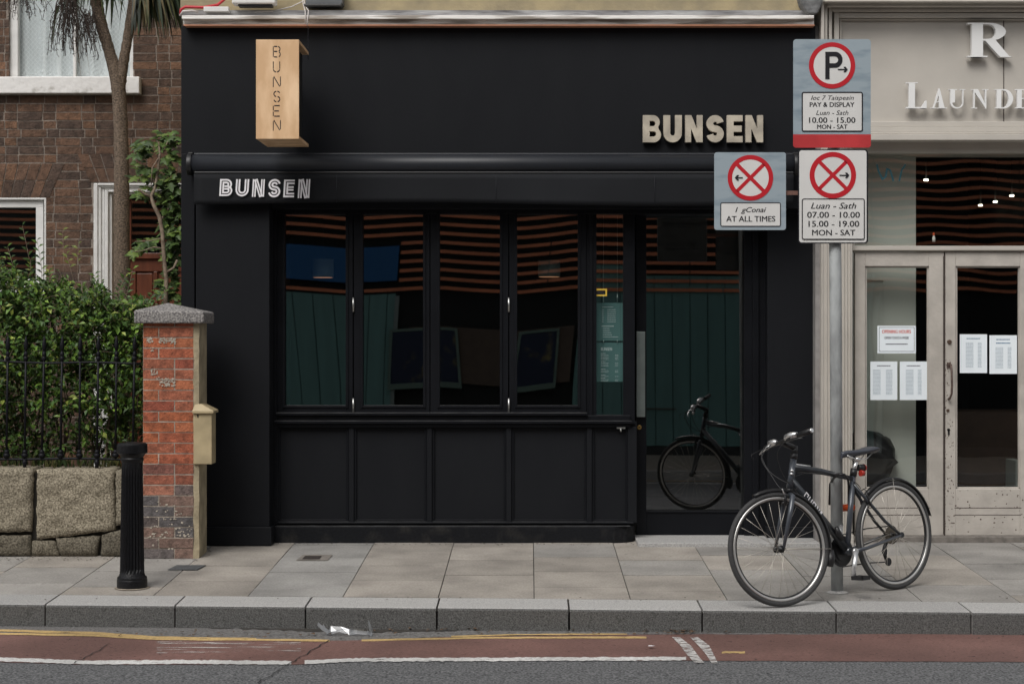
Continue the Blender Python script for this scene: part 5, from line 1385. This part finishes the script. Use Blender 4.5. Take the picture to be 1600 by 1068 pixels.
for i in range(46):
    px=rnd(-200,220); d=rnd(13.0,14.2); P=[W(px,735,d)]; 
    for k in range(1,7): P.append(P[-1]+Vector((rnd(-.05,.05),rnd(-.03,.03),.11+rnd(0,.05))))
    br.tube(P,[.012-.0013*k for k in range(7)],6)
br.build('branches',M['stem'],hd)
# undergrowth at railing foot
ug=MB(); random.seed(31)
for i in range(420):
    px=rnd(-200,222); d=rnd(12.85,13.1); p=W(px,738-rnd(0,14),d); 
    leaf(ug,p,Vector((rnd(-.5,.5),rnd(-.5,.1),1)),Vector((0,-1,.2)),rnd(.05,.11),rnd(.006,.02),random.choice([(.05,.07,.02),(.09,.09,.03),(.03,.05,.015)]))
tag(ug.build('undergrowth',M['leaf'],fix=False),'grass and weeds at the foot of the iron railings','weeds',kind='stuff')
# ---------------------------------------------------------------- palm (cabbage tree)
pt=thing('palm_tree','forked cordyline palm with rough brown trunk in front of the brick house','palm tree',W(190,640,14.5))
dT=14.5; tb=MB(); random.seed(14)
def trunk(P,Rr,n=18,seg=60):
    pts=[];rs=[]
    m=len(P)-1
    for i in range(seg+1):
        t=i/seg*m; k=min(int(t),m-1); f=t-k; f2=f
        p0=P[max(k-1,0)];p1=P[k];p2=P[k+1];p3=P[min(k+2,m)]
        q=tuple(.5*((2*p1[j])+(p2[j]-p0[j])*f+(2*p0[j]-5*p1[j]+4*p2[j]-p3[j])*f*f+(3*p1[j]-p0[j]-3*p2[j]+p3[j])*f**3) for j in(0,1))
        pts.append(W(q[0],q[1],dT)); rs.append((Rr[k]*(1-f)+Rr[k+1]*f)*dT/F*(1+rnd(-.03,.03)))
    b0=len(tb.v); tb.tube(pts,rs,n)
    for i in range(b0,len(tb.v)):
        v=tb.v[i]; tb.v[i]=(v[0]+rnd(-.0025,.0025),v[1]+rnd(-.0025,.0025),v[2])
trunk([(190,660),(190,560),(191,470),(190,380),(190,290),(189,210),(186,150),(183,118)],[16,14,13,12.5,11.8,11,11,11.5])
trunk([(184,140),(180,112),(170,78),(160,45),(152,10),(147,-25)],[10,10,8.8,9,9.5,10],seg=40)
trunk([(186,140),(190,114),(196,80),(203,40),(208,5),(212,-30)],[10,9,7.6,7.6,8,8.5],seg=40)
tb.build('trunk',M['trunk'],pt)
fr=MB(); random.seed(17)
def blade(px,py,tx,ty,col,wd=.028,d=None):
    d=d or dT+rnd(-.35,.3); a=W(px,py,dT); e=W(tx,ty,d); n=7
    side=Vector((0,0,0)); prevL=None; b0=len(fr.v)
    for i in range(n+1):
        t=i/n; p=a+(e-a)*t+Vector((0,0,.22*math.sin(math.pi*t)*(1 if abs(tx-px)>15 else .2)))
        tg=(e-a).normalized(); s=tg.cross(Vector((0,1,0)))
        if s.length<.1: s=Vector((1,0,0))
        s=(s.normalized()+Vector((0,rnd(-.1,.1),0))); hw=wd/2*(1-t**2.2)*(.6+.8*min(1,t*4))
        fr.v+=[tuple(p+s*hw),tuple(p-s*hw+Vector((0,.004,0)))]
    for i in range(n): fr.face([b0+2*i,b0+2*i+2,b0+2*i+3,b0+2*i+1],col,True)
for i in range(190):
    tx=rnd(204,292); ty=rnd(-10,62) if random.random()<.75 else rnd(30,72)
    c=random.choice([(.020,.033,.012),(.035,.052,.015),(.065,.065,.022),(.014,.02,.011),(.10,.075,.03)])
    blade(218+rnd(-14,14),-55+rnd(-15,15),tx,ty,c,rnd(.028,.045))
for i in range(75):
    tx=rnd(95,205); ty=rnd(-30,35); c=random.choice([(.020,.033,.012),(.04,.06,.018),(.08,.095,.03),(.014,.02,.011)])
    blade(150+rnd(-12,12),-60+rnd(-10,10),tx,ty,c,rnd(.02,.032))
for px,py,tx,ty in[(100,25,79,87),(172,-20,164,38),(176,-10,174,47),(190,-30,172,46),(205,-20,186,48),(200,-30,158,22)]: blade(px,py,tx,ty,(.045,.065,.02),.022)
for px,py,tx,ty in[(110,80,128,138),(120,70,141,125)]: blade(px,py,tx,ty,(.20,.13,.07),.008)
for i in range(30): blade(rnd(20,110),-60,rnd(-10,120),rnd(-30,20),(.02,.03,.012),.026)
fr.build('fronds',M['frond'],pt,fix=False)
sd=MB(); random.seed(19)
def strings(cx,cy,w_,h_,n):
    for i in range(n):
        x=cx+rnd(-w_*.25,w_*.25); y=cy+rnd(-6,6); P=[W(x,y,dT-.12)]; dx=rnd(-w_,w_)*.09; d=dT-.12+rnd(-.1,.1)
        L=rnd(.4,1)*h_; m=9
        for k in range(m):
            x+=dx*(1-k/m)*1.2+rnd(-1.8,1.8); y+=L/m; P.append(W(x,y,d))
        sd.tube(P,[.003]*3+[.0022]*7,4)
        for k in range(3,10):
            if random.random()<.7:
                p=P[k]; q=p+Vector((rnd(-.02,.02),rnd(-.02,.02),rnd(-.025,.01))); sd.tube([p,q],.0022,4)
strings(107,-5,60,92,85); strings(140,20,40,75,40); strings(30,-25,70,55,46)
sd.build('seed_strings',M['twig'],pt)
# ---------------------------------------------------------------- fig tree
ft=thing('fig_tree','slender tree with lobed green leaves growing behind the brick pillar','tree',W(262,520,13.45))
dG=13.45; b=MB(); random.seed(25)
def br2(P,Rs,bm=b): bm.tube([W(x,y,dG+z) for x,y,z in P],[r*dG/F for r in Rs],8)
br2([(259,520,0),(259,470,0),(260,435,0),(256,400,0),(254,365,0),(249,338,0),(240,320,0),(236,306,0),(243,292,.02),(247,262,.05),(250,240,.05),(248,222,.05)],[4,3.6,3.4,3.2,3.2,3.2,3,2.6,2.3,2.2,1.8,1.2])
br2([(237,308,0),(226,303,0),(216,296,-.05)],[2.4,2,1.4]); br2([(260,426,0),(272,418,0),(277,406,0)],[2.4,2.2,1.8])
br2([(250,345,0),(262,330,.1),(272,300,.1)],[2,1.6,1]); br2([(254,240,.05),(262,222,.05),(272,210,.05)],[1.2,1,.8]); br2([(249,245,.05),(238,262,0),(236,290,0)],[1.2,1,.7])
br2([(256,388,0),(240,386,0),(222,392,0),(207,393,0)],[1.2,1,.7,.5]); br2([(252,372,0),(236,376,0),(212,377,0)],[1,.8,.5])
b.build('trunk',M['stem'],ft)
fl=MB()
def figleaf(p,dv,up,L,col):
    d_=dv.normalized(); s=d_.cross(up)
    if s.length<.01: s=Vector((1,0,0))
    s.normalize(); u=s.cross(d_)
    lob=[(0,0),(-.34,-.05),(-.25,.22),(-.52,.42),(-.22,.48),(-.18,.72),(0,1.0),(.18,.72),(.22,.48),(.52,.42),(.25,.22),(.34,-.05)]
    k=len(fl.v); cc=p+d_*L*.4; fl.v.append(tuple(cc))
    for a,t in lob: fl.v.append(tuple(p+d_*(L*t)+s*(L*a)+u*(-.12*L*abs(a)*2-.10*L*t*t)))
    n=len(lob)
    for i in range(n): fl.face([k,k+1+i,k+1+(i+1)%n],col)
fc=[(.060,.105,.020),(.085,.14,.028),(.038,.070,.018),(.12,.17,.035),(.070,.12,.03)]
clus=[(262,215,16,12),(238,228,26,10),(222,232,14,12),(268,240,12,25),(215,262,8,14),(248,275,22,14),(270,285,10,20),(225,300,12,10),(258,305,14,12),(268,325,12,18),(262,350,14,14),(270,375,10,18),(228,378,18,9),(215,392,10,6),(268,405,10,14),(272,430,8,14),(262,445,14,12),(268,462,12,12),(272,350,9,30),(272,300,9,30),(270,410,10,24)]
for cx,cy,rx,ry in clus:
    for i in range(int(rx*ry/10)+8):
        x=rnd(-1,1)*rx+cx; y=cy+rnd(-1,1)*ry
        if x>300: continue
        p=W(x,y,dG+rnd(.03,.32)); dv=Vector((rnd(-1,.9),rnd(-.9,-.1),rnd(-.9,.15))); c=random.choice(fc); f=rnd(.75,1.2)
        figleaf(p,dv,Vector((0,-.5,1))+rv()*.35,rnd(.05,.095),tuple(q*f for q in c))
fl.build('foliage',M['fig'],ft,fix=False)
# white objects glimpsed through the hedge (garden gate post)
# ---------------------------------------------------------------- opposite side of the street
ob=thing('opposite_building','shopfront across the street with orange timber slats and teal boarding, seen only as a reflection','building',(0,-15.6,-.45))
yo=-15.5; PM=F/28.97
def zr(py): return CH-(py-HY)/PM
def xr_(px): return (px-VX)/PM
b=MB(); b.box(-16,16,yo-.6,yo-.1,-.5,6.0); b.build('shop_wall',M['oppdark'],ob)
b=MB(); b.box(-16,16,yo-.7,yo-.1,6.0,8.6); b.build('upper_wall',M['oppwall'],ob)
bl0,bl1,bz0,bz1=-6.2,xr_(618),zr(438),zr(384)
b=MB(); z=zr(452)
while z<5.2:
    segs=[(-16,16)]
    if bz0-.1<z<bz1+.04: segs=[(-16,bl0-.03),(bl1+.03,16)]
    for a,c in segs:
        x=a
        while x<c:
            e=min(x+2.4,c); b.box(x,e-.02,yo-.02+rnd(-.008,.008),yo+.02,z-.027,z+.027); x=e
    z+=.1478
b.build('timber_slat',M['slat'],ob)
b=MB(); b.box(bl0,bl1,yo-.03,yo+.03,bz0,bz1); b.build('blue_board',M['blue'],ob)
def boards(x0,x1,z0,z1,p):
    b=MB(); x=x0
    while x<x1-.02:
        e=min(x+p-.012,x1); b.box(x,e,yo-.06+rnd(0,.006),yo-.02,z0,z1); x+=p
    b.build('boarding',M['teal'],ob)
boards(-6.2,xr_(617),-.30,zr(458),.30); boards(xr_(912),xr_(1000),-.30,zr(458)+.5,.30); boards(xr_(1000),5.6,-.30,zr(458)+.3,.29)
b=MB()
for x in(-7.4,xr_(617),5.65): b.box(x,x+.06,yo-.1,yo+.0,-.35,zr(462))
b.build('mullion',mat('opp_frame',(.22,.27,.26),.6),ob)
b=MB(); b.box(-16,16,yo-.1,yo-.005,-.46,-.31); b.build('base',mat('opp_base',(.03,.032,.032),.8),ob)
b=MB(); b.box(xr_(1010),xr_(1060),yo-.0,yo+.02,zr(642),zr(640)); b.box(xr_(905),xr_(640),yo-.05,yo-.02,zr(600),zr(512)); b.build('window_ledge',M['oppwall'],ob)
fg=mat('frame_green',(.13,.20,.17),.5); pbm=mat('poster_blue',(.008,.018,.05),.5,col2=(.20,.17,.06),vs=3.4,lo=.30,hi=.46)
for (xa,xb,lab) in[(xr_(812),xr_(880),'framed dark blue food poster across the street, reflected in the fourth window pane'),(xr_(612),xr_(712),'wide framed dark poster across the street, reflected between the second and third window panes')]:
    za_,zb_=zr(608),zr(514)
    po=thing('poster_frame',lab,'poster',((xa+xb)/2,yo+.03,za_))
    b=MB(); yq=yo
    for q in((xa,xa+.045,za_,zb_),(xb-.045,xb,za_,zb_),(xa+.045,xb-.045,zb_-.045,zb_),(xa+.045,xb-.045,za_,za_+.09)): b.box(q[0],q[1],yq,yq+.04,q[2],q[3])
    b.build('frame',fg,po)
    b=MB(); b.box(xa+.045,xb-.045,yq+.005,yq+.02,za_+.09,zb_-.045); b.build('picture',pbm,po)
# ---------------------------------------------------------------- litter
lt_=thing('plastic_litter','crumpled clear plastic wrapping lying in the gutter against the kerb','litter',gpt(540,985,-.13))
b=MB(); random.seed(41)
def film(P,wd):
    k=len(b.v)
    for i,(x,y) in enumerate(P):
        p=W(x,y,10.62)+Vector((0,-rnd(0,.05),0)); b.v+=[tuple(p+Vector((rnd(-.01,.01),0,wd*rnd(.3,1)))),tuple(p-Vector((rnd(-.01,.01),.02,wd*rnd(.3,1))))]
    for i in range(len(P)-1): b.face([k+2*i,k+2*i+2,k+2*i+3,k+2*i+1])
film([(499,972),(506,979),(513,984),(522,987)],.014); film([(510,988),(516,981),(530,982),(545,985),(560,984),(576,987)],.02); film([(505,975),(512,986),(520,990)],.012)
film([(578,971),(580,978),(582,986),(581,991)],.022); film([(520,985),(540,980),(556,981),(570,983)],.008); film([(576,975),(573,984),(583,989)],.012)
b.build('film',M['clear'],lt_,fix=False)
def scatter(name,label,cat,pts,m,s,z=RZ+.012,kind=None):
    b=MB()
    for x,y in pts:
        p=gpt(x,y,z); q=[p+Vector((rnd(-s,s),rnd(-s,s),rnd(0,s*.5))) for _ in range(5)]; q.sort(key=lambda v:math.atan2(v.y-p.y,v.x-p.x)); b.add([tuple(v) for v in q],[tuple(range(5))])
    return tag(b.build(name,m,fix=False),label,cat,kind=kind)
random.seed(44)
scatter('leaf_litter','scattered small dead leaves and grit lying in the gutter along the kerb','litter',[(rnd(560,1250),rnd(981,990)) for _ in range(60)]+[(rnd(1040,1085),rnd(980,989)) for _ in range(60)]+[(rnd(180,560),rnd(984,995)) for _ in range(40)],mat('dead_leaf',(.14,.085,.05),.9,var=.5,vs=40),.016,kind='stuff')
random.seed(52)
scatter('grit','grit and dirt gathered along the foot of the shopfront and garden wall','grit',[(rnd(310,990),rnd(847.5,851)) for _ in range(130)]+[(rnd(0,310),rnd(869.5,876)) for _ in range(110)]+[(rnd(300,330),rnd(852,868)) for _ in range(40)]+[(rnd(0,1600),rnd(931,939)) for _ in range(30)],mat('grit_dark',(.10,.085,.07),.95,var=.5,vs=50),.011,z=.006,kind='stuff')
def bit(x,y,s,m,lab,z=RZ+.012):
    b=MB(); p=gpt(x,y,z); q=[p+Vector((s*1.5*math.cos(a)+rnd(-.4,.4)*s,s*math.sin(a),rnd(0,s))) for a in(0,1.2,2.5,3.7,5)]; b.add([tuple(v) for v in q],[tuple(range(5))]); tag(b.build('paper_scrap',m,fix=False),lab,'litter','scraps of paper on the ground')
bit(1016,981,.02,M['wpaint'],'white scrap of paper in the gutter, largest and left of the dead leaves'); bit(1013,978.5,.016,M['wpaint'],'white crumpled shred just above the largest paper scrap'); bit(1138,979,.010,M['wpaint'],'small white scrap in the gutter under the front wheel'); bit(1550,904,.011,M['wpaint'],'tiny white scrap on the paving at the far right',.006); bit(1017,1010,.015,M['wpaint'],'pale flat scrap lying on the red cycle lane',RZ+.012)
